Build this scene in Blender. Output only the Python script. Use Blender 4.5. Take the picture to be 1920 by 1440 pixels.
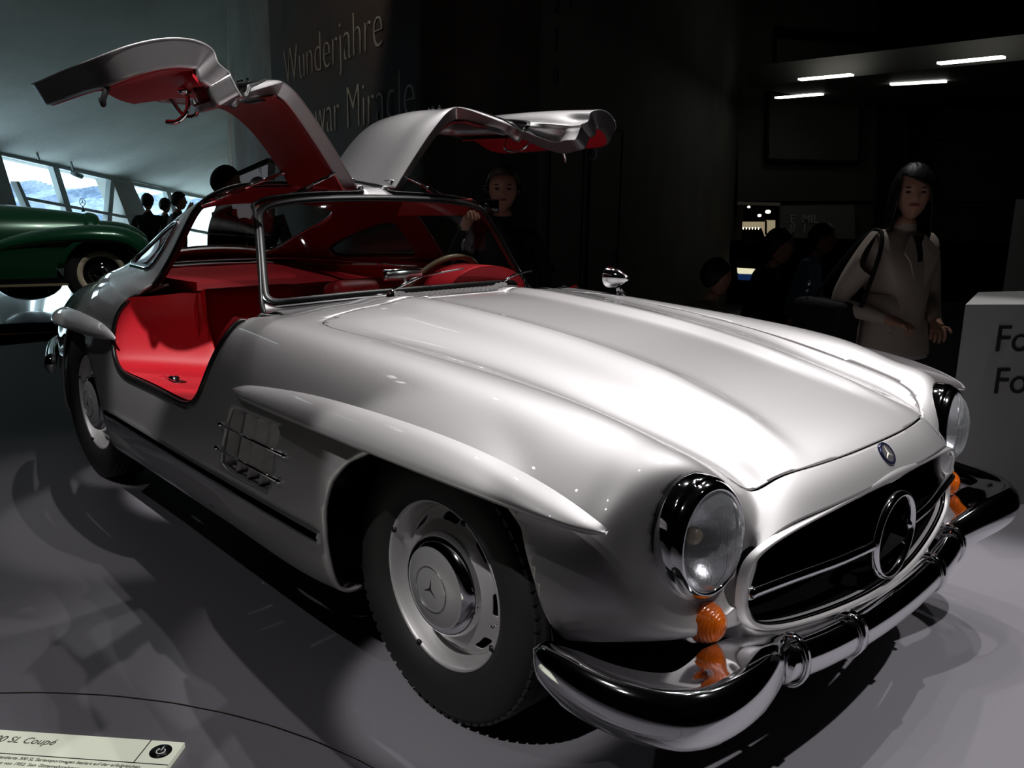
import bpy, math, random
import numpy as np
from mathutils import Vector, Matrix
random.seed(7); rng = np.random.default_rng(7)
S = bpy.context.scene
for o in list(bpy.data.objects): bpy.data.objects.remove(o)
COL = S.collection
PI = math.pi

# ------------------------------------------------------------------ camera
cam = bpy.data.objects.new('camera', bpy.data.cameras.new('camera')); COL.objects.link(cam)
CP = np.array([1.45354, -1.88925, 1.25586]); YAW, PIT, ROL, FPX = 2.38067, -0.222059, 0.013627, 1568.03
def cam_axes():
    cy, sy, cp, sp = math.cos(YAW), math.sin(YAW), math.cos(PIT), math.sin(PIT)
    f = np.array([cy*cp, sy*cp, sp]); r = np.array([sy, -cy, 0.]); u = np.cross(r, f)
    cr, sr = math.cos(ROL), math.sin(ROL)
    return cr*r+sr*u, -sr*r+cr*u, f
AR, AU, AF = cam_axes()
M = Matrix.Identity(4)
for i in range(3):
    M[i][0] = AR[i]; M[i][1] = AU[i]; M[i][2] = -AF[i]; M[i][3] = CP[i]
cam.matrix_world = M
cam.data.sensor_width = 36; cam.data.lens = FPX/1920*36; cam.data.clip_start = 0.02; cam.data.clip_end = 200
S.camera = cam

# ------------------------------------------------------------------ world, exposure, lamps
S.view_settings.view_transform = 'Standard'; S.view_settings.look = 'None'
S.view_settings.exposure = 0.0; S.view_settings.gamma = 1.0; S.view_settings.use_curve_mapping = False
W = bpy.data.worlds.new('world'); S.world = W; W.use_nodes = True
wn = W.node_tree.nodes; wn.clear()
wo = wn.new('ShaderNodeOutputWorld'); wb = wn.new('ShaderNodeBackground')
wb.inputs[0].default_value = (0.76, 0.92, 1.0, 1); wb.inputs[1].default_value = 4.2
W.node_tree.links.new(wb.outputs[0], wo.inputs[0])

def spot(name, loc, target, power, size=38, blend=0.35, color=(1, .985, .975), radius=.03):
    d = bpy.data.lights.new(name, 'SPOT'); d.energy = power; d.spot_size = math.radians(size); d.spot_blend = blend
    d.color = color; d.shadow_soft_size = radius
    o = bpy.data.objects.new(name, d); COL.objects.link(o); o.location = loc
    o.rotation_euler = (Vector(target)-Vector(loc)).to_track_quat('-Z', 'Y').to_euler()
    return o
SPOTS = [  # location, target, watts, cone
    ((-.7, 1.7, 4.8), (.15, .05, .8), 165, 42), ((-1.9, .7, 4.8), (-.3, 0, .9), 190, 40), ((.5, 1.0, 4.9), (.3, 0, .7), 80, 44),
    ((.9, 2.4, 4.8), (.8, .5, .4), 300, 44), ((2.6, .6, 4.8), (1.25, .35, .0), 640, 32), ((.2, -3.6, 4.6), (.8, .4, .4), 45, 26),
    ((-2.9, .5, 4.7), (-1.7, 0, 1.2), 110, 46), ((1.2, -2.2, 4.6), (-1.48, -.66, .74), 1150, 8.5), ((-.2, 2.2, 4.8), (.3, .3, .8), 70, 40),
    ((-1.2, 2.2, 4.8), (-1.2, .6, 1.6), 130, 34), ((.1, -.5, 4.9), (-.15, -.45, .8), 165, 21),
    ((-1.2, 3.4, 4.6), (-.35, 2.4, 1.0), 130, 30), ((-3.5, -.2, 4.6), (-2.15, -.62, .85), 150, 15),
    ((-3.4, -1.0, 4.6), (-5.3, 2.6, 2.6), 110, 52), ((-5.923, 0.515, 4.437), (-8.484, 0.581, 0.784), 150, 40), ((-6.159, 1.137, 4.492), (-8.126, 1.102, 0.788), 100, 36),  # first one added to brighten the wall lettering, no such fixture known
    ((.7, -3.6, 4.2), (.04, -.8, .38), 520, 9), ((-2.6, -3.5, 4.2), (-2.4, -.8, .38), 230, 6.5), ((-.5, -3.0, 4.8), (-.5, -1.5, 0), 70, 62)]  # last one is an added broad fill lifting the dim floor
for i, (l, t, p, s) in enumerate(SPOTS): spot('spot_lamp', l, t, p, s)

# ------------------------------------------------------------------ materials
def new_mat(name):
    m = bpy.data.materials.new(name); m.use_nodes = True
    return m, m.node_tree.nodes, m.node_tree.links, m.node_tree.nodes['Principled BSDF']
def mat(name, color, rough=.5, metal=0., coat=0., coat_rough=.03, bump=0., bscale=60., spec=.5, trans=0., ior=1.45, emit=None, estr=0., var=0., vscale=4., alpha=1.):
    m, n, l, b = new_mat(name)
    b.inputs['Base Color'].default_value = (*color, 1); b.inputs['Roughness'].default_value = rough
    b.inputs['Metallic'].default_value = metal; b.inputs['Coat Weight'].default_value = coat
    b.inputs['Coat Roughness'].default_value = coat_rough; b.inputs['Specular IOR Level'].default_value = spec
    b.inputs['Transmission Weight'].default_value = trans; b.inputs['IOR'].default_value = ior
    if emit: b.inputs['Emission Color'].default_value = (*emit, 1); b.inputs['Emission Strength'].default_value = estr
    tc = n.new('ShaderNodeTexCoord')
    if var > 0:
        t = n.new('ShaderNodeTexNoise'); t.inputs['Scale'].default_value = vscale; t.inputs['Detail'].default_value = 6
        l.new(tc.outputs['Object'], t.inputs['Vector'])
        mx = n.new('ShaderNodeMix'); mx.data_type = 'RGBA'
        mx.inputs['A'].default_value = tuple(c*(1-var) for c in color)+(1,); mx.inputs['B'].default_value = tuple(min(1, c*(1+var)) for c in color)+(1,)
        l.new(t.outputs['Fac'], mx.inputs['Factor']); l.new(mx.outputs['Result'], b.inputs['Base Color'])
    if bump > 0:
        t = n.new('ShaderNodeTexNoise'); t.inputs['Scale'].default_value = bscale; t.inputs['Detail'].default_value = 5
        l.new(tc.outputs['Object'], t.inputs['Vector'])
        bp = n.new('ShaderNodeBump'); bp.inputs['Strength'].default_value = bump; bp.inputs['Distance'].default_value = .002
        l.new(t.outputs['Fac'], bp.inputs['Height']); l.new(bp.outputs['Normal'], b.inputs['Normal'])
    return m
paint = mat('silver_paint', (.56, .54, .548), .52, .74, 1., .015)
chrome = mat('chrome', (.82, .82, .84), .06, 1.)
alu = mat('brushed_metal', (.45, .42, .43), .35, .9, bump=.05)
rubber = mat('black_rubber', (.008, .008, .008), .35)
tyre_m = mat('tyre_rubber', (.010, .010, .010), .6, bump=.1)
red = mat('red_leather', (.50, .012, .022), .42, bump=.12, bscale=260)
red_d = mat('red_headliner', (.28, .016, .018), .6, bump=.1, bscale=200)
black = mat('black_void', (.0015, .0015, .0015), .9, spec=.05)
dark_metal = mat('dark_metal', (.03, .03, .032), .4, .6)
ivory = mat('ivory_plastic', (.55, .45, .30), .25, coat=.5)
amber = mat('amber_glass', (.85, .16, .01), .12, coat=1., trans=.35, bump=.9, bscale=90)
def glass_mat(name, tint=(1, 1, 1), base=.045, gain=.5):
    m = bpy.data.materials.new(name); m.use_nodes = True; n = m.node_tree.nodes; l = m.node_tree.links; n.clear()
    o = n.new('ShaderNodeOutputMaterial'); mx = n.new('ShaderNodeMixShader'); tr = n.new('ShaderNodeBsdfTransparent')
    gl = n.new('ShaderNodeBsdfGlossy'); lw = n.new('ShaderNodeLayerWeight'); pw = n.new('ShaderNodeMath'); pw.operation = 'POWER'; pw.inputs[1].default_value = 4.
    ma = n.new('ShaderNodeMath'); ma.operation = 'MULTIPLY_ADD'; ma.inputs[1].default_value = gain; ma.inputs[2].default_value = base
    tr.inputs[0].default_value = (*tint, 1); gl.inputs['Roughness'].default_value = .02
    l.new(lw.outputs['Facing'], pw.inputs[0]); l.new(pw.outputs[0], ma.inputs[0]); l.new(ma.outputs[0], mx.inputs[0])
    l.new(tr.outputs[0], mx.inputs[1]); l.new(gl.outputs[0], mx.inputs[2]); l.new(mx.outputs[0], o.inputs[0])
    return m
glass = glass_mat('window_glass', (.86, .9, .88))

# ------------------------------------------------------------------ helpers
def tag(o, label=None, cat=None, group=None, kind=None):
    if label: o['label'] = label
    if cat: o['category'] = cat
    if group: o['group'] = group
    if kind: o['kind'] = kind
    return o
def empty(name, loc=(0, 0, 0), parent=None, **k):
    o = bpy.data.objects.new(name, None); COL.objects.link(o); o.location = loc; o.empty_display_size = .1
    if parent: o.parent = parent
    return tag(o, **k)
def obj(name, V, F, m, parent=None, smooth=True, auto=None, solid=0, **k):
    me = bpy.data.meshes.new(name); V = np.asarray(V, float)
    me.from_pydata([tuple(v[:3]) for v in V], [], [tuple(int(i) for i in f) for f in F]); me.update()
    me.materials.append(m)
    if smooth:
        me.polygons.foreach_set('use_smooth', [True]*len(me.polygons))
        if auto: me.set_sharp_from_angle(angle=math.radians(auto))
    o = bpy.data.objects.new(name, me); COL.objects.link(o)
    if parent: o.parent = parent
    if solid:
        s = o.modifiers.new('s', 'SOLIDIFY'); s.thickness = abs(solid); s.offset = -1 if solid > 0 else 1
    return tag(o, **k)
class MB:
    """collects geometry for one mesh"""
    def __init__(s): s.V = []; s.F = []
    def add(s, V, F):
        n = len(s.V); s.V += [tuple(map(float, v[:3])) for v in V]; s.F += [tuple(int(i)+n for i in f) for f in F]; return s
    def box(s, c, d, rot=None, bev=0.):
        x, y, z = [q/2 for q in d]
        if bev <= 0:
            V = np.array([(a*x, b*y, e*z) for a in (-1, 1) for b in (-1, 1) for e in (-1, 1)])
            F = [(0, 1, 3, 2), (4, 6, 7, 5), (0, 4, 5, 1), (2, 3, 7, 6), (0, 2, 6, 4), (1, 5, 7, 3)]
        else:
            import bmesh
            bm = bmesh.new(); bmesh.ops.create_cube(bm, size=1)
            for v in bm.verts: v.co = Vector((v.co.x*d[0], v.co.y*d[1], v.co.z*d[2]))
            bmesh.ops.bevel(bm, geom=list(bm.edges), offset=bev, segments=2, affect='EDGES', profile=.6)
            bm.verts.index_update(); V = np.array([v.co[:] for v in bm.verts]); F = [[v.index for v in f.verts] for f in bm.faces]; bm.free()
        if rot is not None: V = V @ np.array(rot).T
        return s.add(V+np.array(c), F)
    def tube(s, path, r, n=10, closed=False, caps=True, up=(0, 0, 1), sec=None):
        P = np.array(path, float); m = len(P)
        rr = np.broadcast_to(np.asarray(r, float), (m,)) if np.ndim(r) < 2 else None
        if closed: T = np.roll(P, -1, 0)-np.roll(P, 1, 0)
        else: T = np.gradient(P, axis=0)
        T /= np.linalg.norm(T, axis=1)[:, None]+1e-12
        if sec is None:
            a = np.linspace(0, 2*PI, n, endpoint=False); sec = np.stack([np.cos(a), np.sin(a)], 1)
        sec = np.asarray(sec, float); n = len(sec)
        up = np.asarray(up, float); V = []
        for i in range(m):
            uu = up[i] if up.ndim == 2 else up
            sd = np.cross(T[i], uu); L = np.linalg.norm(sd)
            if L < 1e-4: sd = np.cross(T[i], (1, 0, 0)); L = np.linalg.norm(sd)
            sd /= L; u2 = np.cross(sd, T[i])
            V += list(P[i]+rr[i]*(sec[:, :1]*sd+sec[:, 1:]*u2))
        F = []
        for i in range(m if closed else m-1):
            j = (i+1) % m
            for k in range(n): F.append((i*n+k, i*n+(k+1) % n, j*n+(k+1) % n, j*n+k))
        if caps and not closed: F.append(tuple(range(n))[::-1]); F.append(tuple((m-1)*n+k for k in range(n)))
        return s.add(V, F)
    def lathe(s, prof, c=(0, 0, 0), axis='z', n=48, flip=1, M=None):
        V = []
        for r, h in prof:
            for k in range(n):
                a = 2*PI*k/n; V.append((r*math.cos(a), r*math.sin(a), h*flip))
        V = np.array(V)
        if axis == 'y': V = V[:, [0, 2, 1]]
        if axis == 'x': V = V[:, [2, 0, 1]]
        if M is not None: V = V @ np.array(M).T
        F = [(i*n+k, i*n+(k+1) % n, (i+1)*n+(k+1) % n, (i+1)*n+k) for i in range(len(prof)-1) for k in range(n)]
        return s.add(V+np.array(c), F)
    def ell(s, c, r, n=16, m=10, M=None):
        pr = [(math.sin(PI*i/m), -math.cos(PI*i/m)) for i in range(m+1)]
        pr[0] = (1e-4, -1); pr[-1] = (1e-4, 1)
        V = np.array([(a*math.cos(2*PI*k/n)*r[0], a*math.sin(2*PI*k/n)*r[1], b*r[2]) for a, b in pr for k in range(n)])
        if M is not None: V = V @ np.array(M).T
        F = [(i*n+k, i*n+(k+1) % n, (i+1)*n+(k+1) % n, (i+1)*n+k) for i in range(m) for k in range(n)]
        return s.add(V+np.array(c), F)
    def prism(s, poly, a, b, axis='z'):
        """closed 2D polygon extruded from a to b along axis"""
        n = len(poly); V = []
        for h in (a, b):
            for p in poly: V.append({'z': (p[0], p[1], h), 'y': (p[0], h, p[1]), 'x': (h, p[0], p[1])}[axis])
        F = [(k, (k+1) % n, n+(k+1) % n, n+k) for k in range(n)]+[tuple(range(n))[::-1], tuple(n+k for k in range(n))]
        return s.add(V, F)
    def mirror_y(s):
        n = len(s.V); s.V += [(a, -b, c) for a, b, c in s.V[:n]]; s.F += [tuple(n+i for i in f[::-1]) for f in list(s.F)]; return s
    def build(s, name, m, parent=None, **k): return obj(name, s.V, s.F, m, parent, **k)

def nat_spline(P, ts):
    """natural cubic spline through P (n,...) at knots 0..n-1 evaluated at ts"""
    P = np.asarray(P, float); n = len(P); sh = P.shape[1:]; Q = P.reshape(n, -1)
    A = np.zeros((n, n)); B = np.zeros_like(Q); A[0, 0] = A[-1, -1] = 1
    for i in range(1, n-1):
        A[i, i-1] = A[i, i+1] = 1; A[i, i] = 4; B[i] = 6*(Q[i+1]-2*Q[i]+Q[i-1])
    Mm = np.linalg.solve(A, B); ts = np.clip(ts, 0, n-1); i = np.minimum(ts.astype(int), n-2); t = (ts-i)[:, None]
    r = (Mm[i]*(1-t)**3+Mm[i+1]*t**3)/6+(Q[i]-Mm[i]/6)*(1-t)+(Q[i+1]-Mm[i+1]/6)*t
    return r.reshape((len(ts),)+sh)
def spl(P, n):
    P = np.asarray(P, float); return nat_spline(P, np.linspace(0, len(P)-1, n))
def closed_spl(P, n):
    P = np.asarray(P, float); m = len(P); Q = np.concatenate([P[-4:], P, P[:5]])
    return nat_spline(Q, 4+np.linspace(0, m, n, endpoint=False))
class Surf:
    """tensor spline surface through a control grid (nu,nv,3)"""
    def __init__(s, G, ku=24, kv=24):
        G = np.asarray(G, float); s.nu, s.nv = G.shape[:2]; s.ku, s.kv = ku, kv
        A = nat_spline(G, np.linspace(0, s.nu-1, (s.nu-1)*ku+1))
        s.L = np.swapaxes(nat_spline(np.swapaxes(A, 0, 1), np.linspace(0, s.nv-1, (s.nv-1)*kv+1)), 0, 1)
    def ev(s, u, v):
        u = np.clip(np.asarray(u, float)*s.ku, 0, s.L.shape[0]-1.001); v = np.clip(np.asarray(v, float)*s.kv, 0, s.L.shape[1]-1.001)
        i, j = u.astype(int), v.astype(int); a, b = (u-i)[..., None], (v-j)[..., None]; L = s.L
        return L[i, j]*(1-a)*(1-b)+L[i+1, j]*a*(1-b)+L[i, j+1]*(1-a)*b+L[i+1, j+1]*a*b
    def mesh(s, step=3, u0=0, u1=None, v0=0, v1=None):
        us = np.arange(0, s.L.shape[0], step)/s.ku; vs = np.arange(0, s.L.shape[1], step)/s.kv
        U, Vv = np.meshgrid(us, vs, indexing='ij'); P = s.ev(U, Vv); a, b = U.shape
        V = np.concatenate([P, U[..., None], Vv[..., None]], 2).reshape(-1, 5)
        F = [(i*b+j, i*b+j+1, (i+1)*b+j+1, (i+1)*b+j) for i in range(a-1) for j in range(b-1)]
        return V, F
def full(half):
    """half grid (nu,nv,3) with y>=0 from centre outward -> full width"""
    h = np.asarray(half, float); m = h[:, :0:-1].copy(); m[..., 1] *= -1
    return np.concatenate([m, h], 1)
def sdf(P, poly):
    """signed distance, negative inside"""
    P = np.asarray(P, float); Q = np.asarray(poly, float); d = np.full(len(P), 1e9); ins = np.zeros(len(P), bool)
    for a, b in zip(Q, np.roll(Q, -1, 0)):
        e = b-a; w = P-a; t = np.clip((w@e)/(e@e+1e-12), 0, 1); d = np.minimum(d, np.linalg.norm(w-t[:, None]*e, axis=1))
        c = ((a[1] > P[:, 1]) != (b[1] > P[:, 1]))
        xx = a[0]+(P[:, 1]-a[1])*(b[0]-a[0])/((b[1]-a[1]) if abs(b[1]-a[1]) > 1e-12 else 1e-12)
        ins ^= c & (P[:, 0] < xx)
    return np.where(ins, -d, d)
def clip(V, F, val):
    """keep the part where val>0, cut faces exactly along val=0; returns V,F,cut edges"""
    V = np.asarray(V, float); val = np.asarray(val, float); val = np.where(np.abs(val) < 1e-7, 1e-7, val)
    newV = list(V); cache = {}; out = []; cuts = []
    pos = val > 0
    for f in F:
        p = [pos[i] for i in f]
        if all(p): out.append(tuple(f)); continue
        if not any(p): continue
        r = []; ent = []
        for a, b in zip(f, list(f[1:])+[f[0]]):
            if pos[a]: r.append(a)
            if pos[a] != pos[b]:
                k = (min(a, b), max(a, b))
                if k not in cache:
                    t = val[k[0]]/(val[k[0]]-val[k[1]]); cache[k] = len(newV); newV.append(V[k[0]]*(1-t)+V[k[1]]*t)
                r.append(cache[k]); ent.append(cache[k])
        if len(r) > 2: out.append(tuple(r))
        if len(ent) == 2: cuts.append(tuple(ent))
    used = sorted({i for f in out for i in f}); mp = {o: n for n, o in enumerate(used)}
    VV = np.array([newV[i] for i in used]); FF = [tuple(mp[i] for i in f) for f in out]
    return VV, FF, [(mp[a], mp[b]) for a, b in cuts if a in mp and b in mp]
def chains(V, cuts):
    from collections import defaultdict
    nb = defaultdict(list)
    for a, b in cuts: nb[a].append(b); nb[b].append(a)
    seen = set(); res = []
    starts = [k for k in nb if len(nb[k]) == 1]+list(nb)
    for s0 in starts:
        if s0 in seen: continue
        c = [s0]; seen.add(s0); cur = s0
        while True:
            nx = [x for x in nb[cur] if x not in seen]
            if not nx: break
            cur = nx[0]; seen.add(cur); c.append(cur)
        closed = len(c) > 3 and c[0] in nb[c[-1]]
        res.append((V[c][:, :3], closed))
    return sorted(res, key=lambda r: -len(r[0]))
def resample(P, n, closed=False):
    P = np.asarray(P, float); Q = np.concatenate([P, P[:1]]) if closed else P
    d = np.concatenate([[0], np.cumsum(np.linalg.norm(np.diff(Q, axis=0), axis=1))])
    t = np.linspace(0, d[-1], n, endpoint=not closed)
    return np.stack([np.interp(t, d, Q[:, k]) for k in range(Q.shape[1])], 1)
def rrect(u0, u1, v0, v1, r, n=8, ru=None):
    ru = ru or r; P = []
    for cx, cy, a0 in ((u1-ru, v1-r, 0), (u0+ru, v1-r, 90), (u0+ru, v0+r, 180), (u1-ru, v0+r, 270)):
        for k in range(n+1):
            a = math.radians(a0+90*k/n); P.append((cx+ru*math.cos(a), cy+r*math.sin(a)))
    return np.array(P)
def text_mesh(name, txt, size, m, Mx, parent=None, ext=.002, align='LEFT', spacing=1., shear=0., sx=1., **k):
    cu = bpy.data.curves.new(name, 'FONT'); cu.body = txt; cu.size = size; cu.extrude = ext; cu.align_x = align; cu.space_character = spacing; cu.shear = shear
    t = bpy.data.objects.new('t', cu); COL.objects.link(t)
    dg = bpy.context.evaluated_depsgraph_get(); dg.update()
    me = bpy.data.meshes.new_from_object(t.evaluated_get(dg)); me.name = name
    bpy.data.objects.remove(t)
    Sx = Matrix.Diagonal((sx, 1, 1, 1))
    me.transform(Mx @ Sx); me.materials.clear(); me.materials.append(m)
    o = bpy.data.objects.new(name, me); COL.objects.link(o)
    if parent: o.parent = parent
    return tag(o, **k)
def frame(o, x, z):
    """matrix with local x along x, local z along z"""
    x = Vector(x).normalized(); z = Vector(z).normalized(); y = z.cross(x).normalized(); z = x.cross(y)
    Mx = Matrix.Identity(4)
    for i in range(3): Mx[i][0] = x[i]; Mx[i][1] = y[i]; Mx[i][2] = z[i]; Mx[i][3] = o[i]
    return Mx
# ================================================================== SETTING
def concrete(name, col, dark, scale=1.2, bump=.35, tint=None, tscale=.5):
    m, n, l, b = new_mat(name); b.inputs['Roughness'].default_value = .75
    tc = n.new('ShaderNodeTexCoord'); t = n.new('ShaderNodeTexNoise'); t.inputs['Scale'].default_value = scale; t.inputs['Detail'].default_value = 9; t.inputs['Roughness'].default_value = .62
    l.new(tc.outputs['Object'], t.inputs['Vector']); r = n.new('ShaderNodeValToRGB'); r.color_ramp.elements[0].position = .32; r.color_ramp.elements[1].position = .70
    r.color_ramp.elements[0].color = (*dark, 1); r.color_ramp.elements[1].color = (*col, 1); l.new(t.outputs['Fac'], r.inputs['Fac'])
    out = r.outputs['Color']
    if tint:
        t3 = n.new('ShaderNodeTexNoise'); t3.inputs['Scale'].default_value = tscale; t3.inputs['Detail'].default_value = 3; l.new(tc.outputs['Object'], t3.inputs['Vector'])
        r3 = n.new('ShaderNodeValToRGB'); r3.color_ramp.elements[0].position = .5; r3.color_ramp.elements[1].position = .62; l.new(t3.outputs['Fac'], r3.inputs['Fac'])
        mx = n.new('ShaderNodeMix'); mx.data_type = 'RGBA'; l.new(r3.outputs['Color'], mx.inputs['Factor']); l.new(out, mx.inputs['A']); mx.inputs['B'].default_value = (*tint, 1); out = mx.outputs['Result']
    l.new(out, b.inputs['Base Color'])
    t2 = n.new('ShaderNodeTexNoise'); t2.inputs['Scale'].default_value = 14; t2.inputs['Detail'].default_value = 8; l.new(tc.outputs['Object'], t2.inputs['Vector'])
    bp = n.new('ShaderNodeBump'); bp.inputs['Strength'].default_value = bump; bp.inputs['Distance'].default_value = .01; l.new(t2.outputs['Fac'], bp.inputs['Height']); l.new(bp.outputs['Normal'], b.inputs['Normal'])
    return m
conc = concrete('concrete_wall', (.048, .044, .034), (.022, .020, .016), tint=(.058, .034, .020)); conc_l = concrete('pale_lit_concrete', (.26, .25, .21), (.15, .145, .12), tint=(.15, .10, .06))  # conc_l: paler corner panel, with window light painted into its colour
conc_c = concrete('concrete_ceiling', (.82, .85, .82), (.60, .64, .61), .6)
wall_dk = concrete('dark_wall', (.07, .07, .06), (.045, .045, .038))
plat_m, n_, l_, b_ = new_mat('platform_surface')
b_.inputs['Base Color'].default_value = (.105, .10, .115, 1); b_.inputs['Roughness'].default_value = .55; b_.inputs['Specular IOR Level'].default_value = .35
tc = n_.new('ShaderNodeTexCoord'); t = n_.new('ShaderNodeTexNoise'); t.inputs['Scale'].default_value = 420; t.inputs['Detail'].default_value = 2; l_.new(tc.outputs['Object'], t.inputs['Vector'])
mx = n_.new('ShaderNodeMix'); mx.data_type = 'RGBA'; mx.inputs['A'].default_value = (.15, .142, .162, 1); mx.inputs['B'].default_value = (.225, .213, .238, 1); l_.new(t.outputs['Fac'], mx.inputs['Factor']); l_.new(mx.outputs['Result'], b_.inputs['Base Color'])
floor_m = mat('floor_dark', (.05, .05, .052), .35, bump=.05)
def slab(name, pts, z0, z1, m, **k):
    mb = MB(); mb.prism([tuple(p[:2]) for p in pts], z0, z1); return mb.build(name, m, smooth=False, **k)
# general floor and the raised platform (with a round visitor bay let into it)
RM = [(-9.422, -2.935, 1.431)[:2], (-24.316, 10.931, 0.909)[:2], (-16.135, 23.144), (-0.479, 19.283), (10, 12), (10, -10), (-9, -12)]
slab('floor', RM, -.40, -.36, floor_m, kind='structure')
slab('platform', [(-6.3, -6), (4.5, -6), (4.5, 2.05), (-1.0, 2.05), (-3.0, 1.25), (-6.3, .2)], -.36, -.004, black, kind='structure')
CR, CC_ = 1.30, np.array((.30, -2.262))
AP = np.array([(-0.824, -1.513, 0.000), (-0.616, -1.322, 0.000), (-0.388, -1.145, 0.000), (-0.101, -1.016, 0.000), (0.062, -0.977, 0.000)])[:, :2]
A_ = np.c_[2*AP, np.ones(5)]; q_ = np.linalg.lstsq(A_, (AP**2).sum(1), rcond=None)[0]; CC_ = q_[:2]; CR = math.sqrt(q_[2]+CC_@CC_)
bay = [(CC_[0]+CR*math.cos(a), CC_[1]+CR*math.sin(a)) for a in np.linspace(0, 2*PI, 160, endpoint=False)]
# top skin: plane grid clipped by the circle
gx, gy = np.linspace(-6.3, 4.5, 90), np.linspace(-6, 2.05, 70)
GV_ = np.array([(x, y, 0) for x in gx for y in gy]); GF_ = [(i*70+j, (i+1)*70+j, (i+1)*70+j+1, i*70+j+1) for i in range(89) for j in range(69)]
PO = [(-6.3, -6), (4.5, -6), (4.5, 2.05), (-1.0, 2.05), (-3.0, 1.25), (-6.3, .2)]
V, F, _ = clip(GV_, GF_, -sdf(GV_[:, :2], PO)+1e-4); dd = np.hypot(V[:, 0]-CC_[0], V[:, 1]-CC_[1])
Va, Fa, _ = clip(V, F, dd-CR-.002); obj('platform_top', Va, Fa, plat_m, smooth=False, solid=.003, kind='structure')
Vb, Fb, _ = clip(V, F, CR-.002-dd)
s0, s1 = np.array((-0.067, -1.117, 0.000)), np.array((-0.097, -1.032, 0.000)); e = s1-s0; e /= np.linalg.norm(e); s0 = s0-e*.4; nn = np.array((-e[1], e[0]))
w_ = Vb[:, :2]-s0[:2]; t_ = w_@e[:2]; q_ = np.abs(w_@nn)-.0018; val = np.maximum(q_, np.maximum(-t_, t_-.62)); Vb, Fb, _ = clip(Vb, Fb, np.where(True, val, 1))
obj('visitor_bay_floor', Vb+np.array([0, 0, -.0008]), Fb, plat_m, smooth=False, solid=.003, kind='structure')
mb = MB(); mb.tube([(CC_[0]+(CR+.003)*math.cos(a), CC_[1]+(CR+.003)*math.sin(a), -.001) for a in np.linspace(0, 2*PI, 200, endpoint=False)], .0022, 6, closed=True); mb.build('trim_1', mat('seam_metal', (.3, .28, .27), .4, .6), kind='structure')
# triangular concrete core wall, rounded nose towards the camera
core = [(-21.444, 8.867), (-9.426, 3.362), (-6.702, 2.466), (-6.190, 2.337), (-3.692, 1.698), (-3.059, 1.579), (-2.806, 1.642), (-2.612, 1.817), (-2.561, 2.044), (-2.616, 2.248), (-3.768, 4.954), (-6.099, 10.481)]
CW = np.array([(p[0], p[1]) for p in core]); seg = []
CW = np.concatenate([CW[:4], resample(CW[4:10], 24), CW[10:]])
def wall_strip(name, P, z0, z1, m, th=.3, **k):
    P = [tuple(p) for p in P]; n = len(P); V = [(x, y, z0) for x, y in P]+[(x, y, z1) for x, y in P]
    return obj(name, V, [(i, i+1, n+i+1, n+i) for i in range(n-1)], m, auto=20, kind='structure', **k)
conc_r = concrete('lifted_core_concrete', (.13, .128, .11), (.08, .078, .066)); wall_strip('wall_core', CW[2:-3], -.36, 7.0, conc); wall_strip('wall_core_right', CW[-4:], -.36, 7.0, conc_r); wall_strip('wall_core_left', CW[:3], -.36, 7.0, conc_l)  # right face gets no light, so brightness is put into its concrete colour

FH = np.array([math.cos(YAW), math.sin(YAW), 0.]); RH = np.array([math.sin(YAW), -math.cos(YAW), 0.])
def pq(name, P, th, m, parent=None, **k):
    """flat panel through 4 world points, thickened by th away from the visitors"""
    P = np.array(P, float); Q = P+FH*th; V = list(P)+list(Q)
    return obj(name, V, [(0, 1, 2, 3), (7, 6, 5, 4), (0, 4, 5, 1), (1, 5, 6, 2), (2, 6, 7, 3), (3, 7, 4, 0)], m, parent, smooth=False, **k)
# far wall on the right, built round the lit opening
def far(u0, v0, u1, v1): return None
pq('wall_back', [(-5.811, 9.333, 4.890), (0.009, 15.446, 4.995), (0.589, 16.054, 1.334), (-5.627, 9.527, 1.214)], .3, wall_dk, kind='structure')
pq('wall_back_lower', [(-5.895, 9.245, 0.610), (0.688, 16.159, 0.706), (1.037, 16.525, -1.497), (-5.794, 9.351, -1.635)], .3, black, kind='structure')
pq('wall_back_mid', [(-5.232, 10.087, 1.222), (0.582, 16.192, 1.335), (0.680, 16.295, 0.718), (-5.196, 10.124, 0.603)], .25, wall_dk, kind='structure')
pq('wall_back_left', [(-6.956, 8.566, 4.956), (-5.979, 9.592, 4.973), (-5.562, 10.030, -3.340), (-6.687, 8.849, -3.363)], .3, wall_dk, kind='structure')
pq('trim_2', [(-5.599, 9.483, 1.206), (-5.154, 9.951, 1.199), (-5.151, 9.954, 1.152), (-5.597, 9.486, 1.159)], .3, concrete('lintel', (.5,.45,.36), (.4,.36,.3)), kind='structure')
P = pq('wall_panel', [(-5.126, 9.908, 1.152), (-4.357, 10.715, 1.183), (-4.310, 10.765, 0.676), (-5.104, 9.931, 0.677)], .08, mat('grey_panel', (.16,.16,.15), .6, var=.15), label='grey wall panel with faint white letters beside the lit opening', cat='panel')
def on(p0, z=None, size=.2):
    return frame(p0, RH, -FH)
M1 = lambda p: Matrix([[RH[0], 0, -FH[0], p[0]], [RH[1], 0, -FH[1], p[1]], [0, 1, 0, p[2]], [0, 0, 0, 1]])
letm = mat('pale_letters', (.5, .5, .5), .5)
for tx, p in (('E  MIL', (-5.002, 9.995, 0.910)), ('8  1', (-4.994, 10.003, 0.776))):
    text_mesh('lettering', tx, .17, letm, M1(p), parent=P, ext=.004)
lower = mat('grey_dado', (.10, .10, .095), .6)
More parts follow.
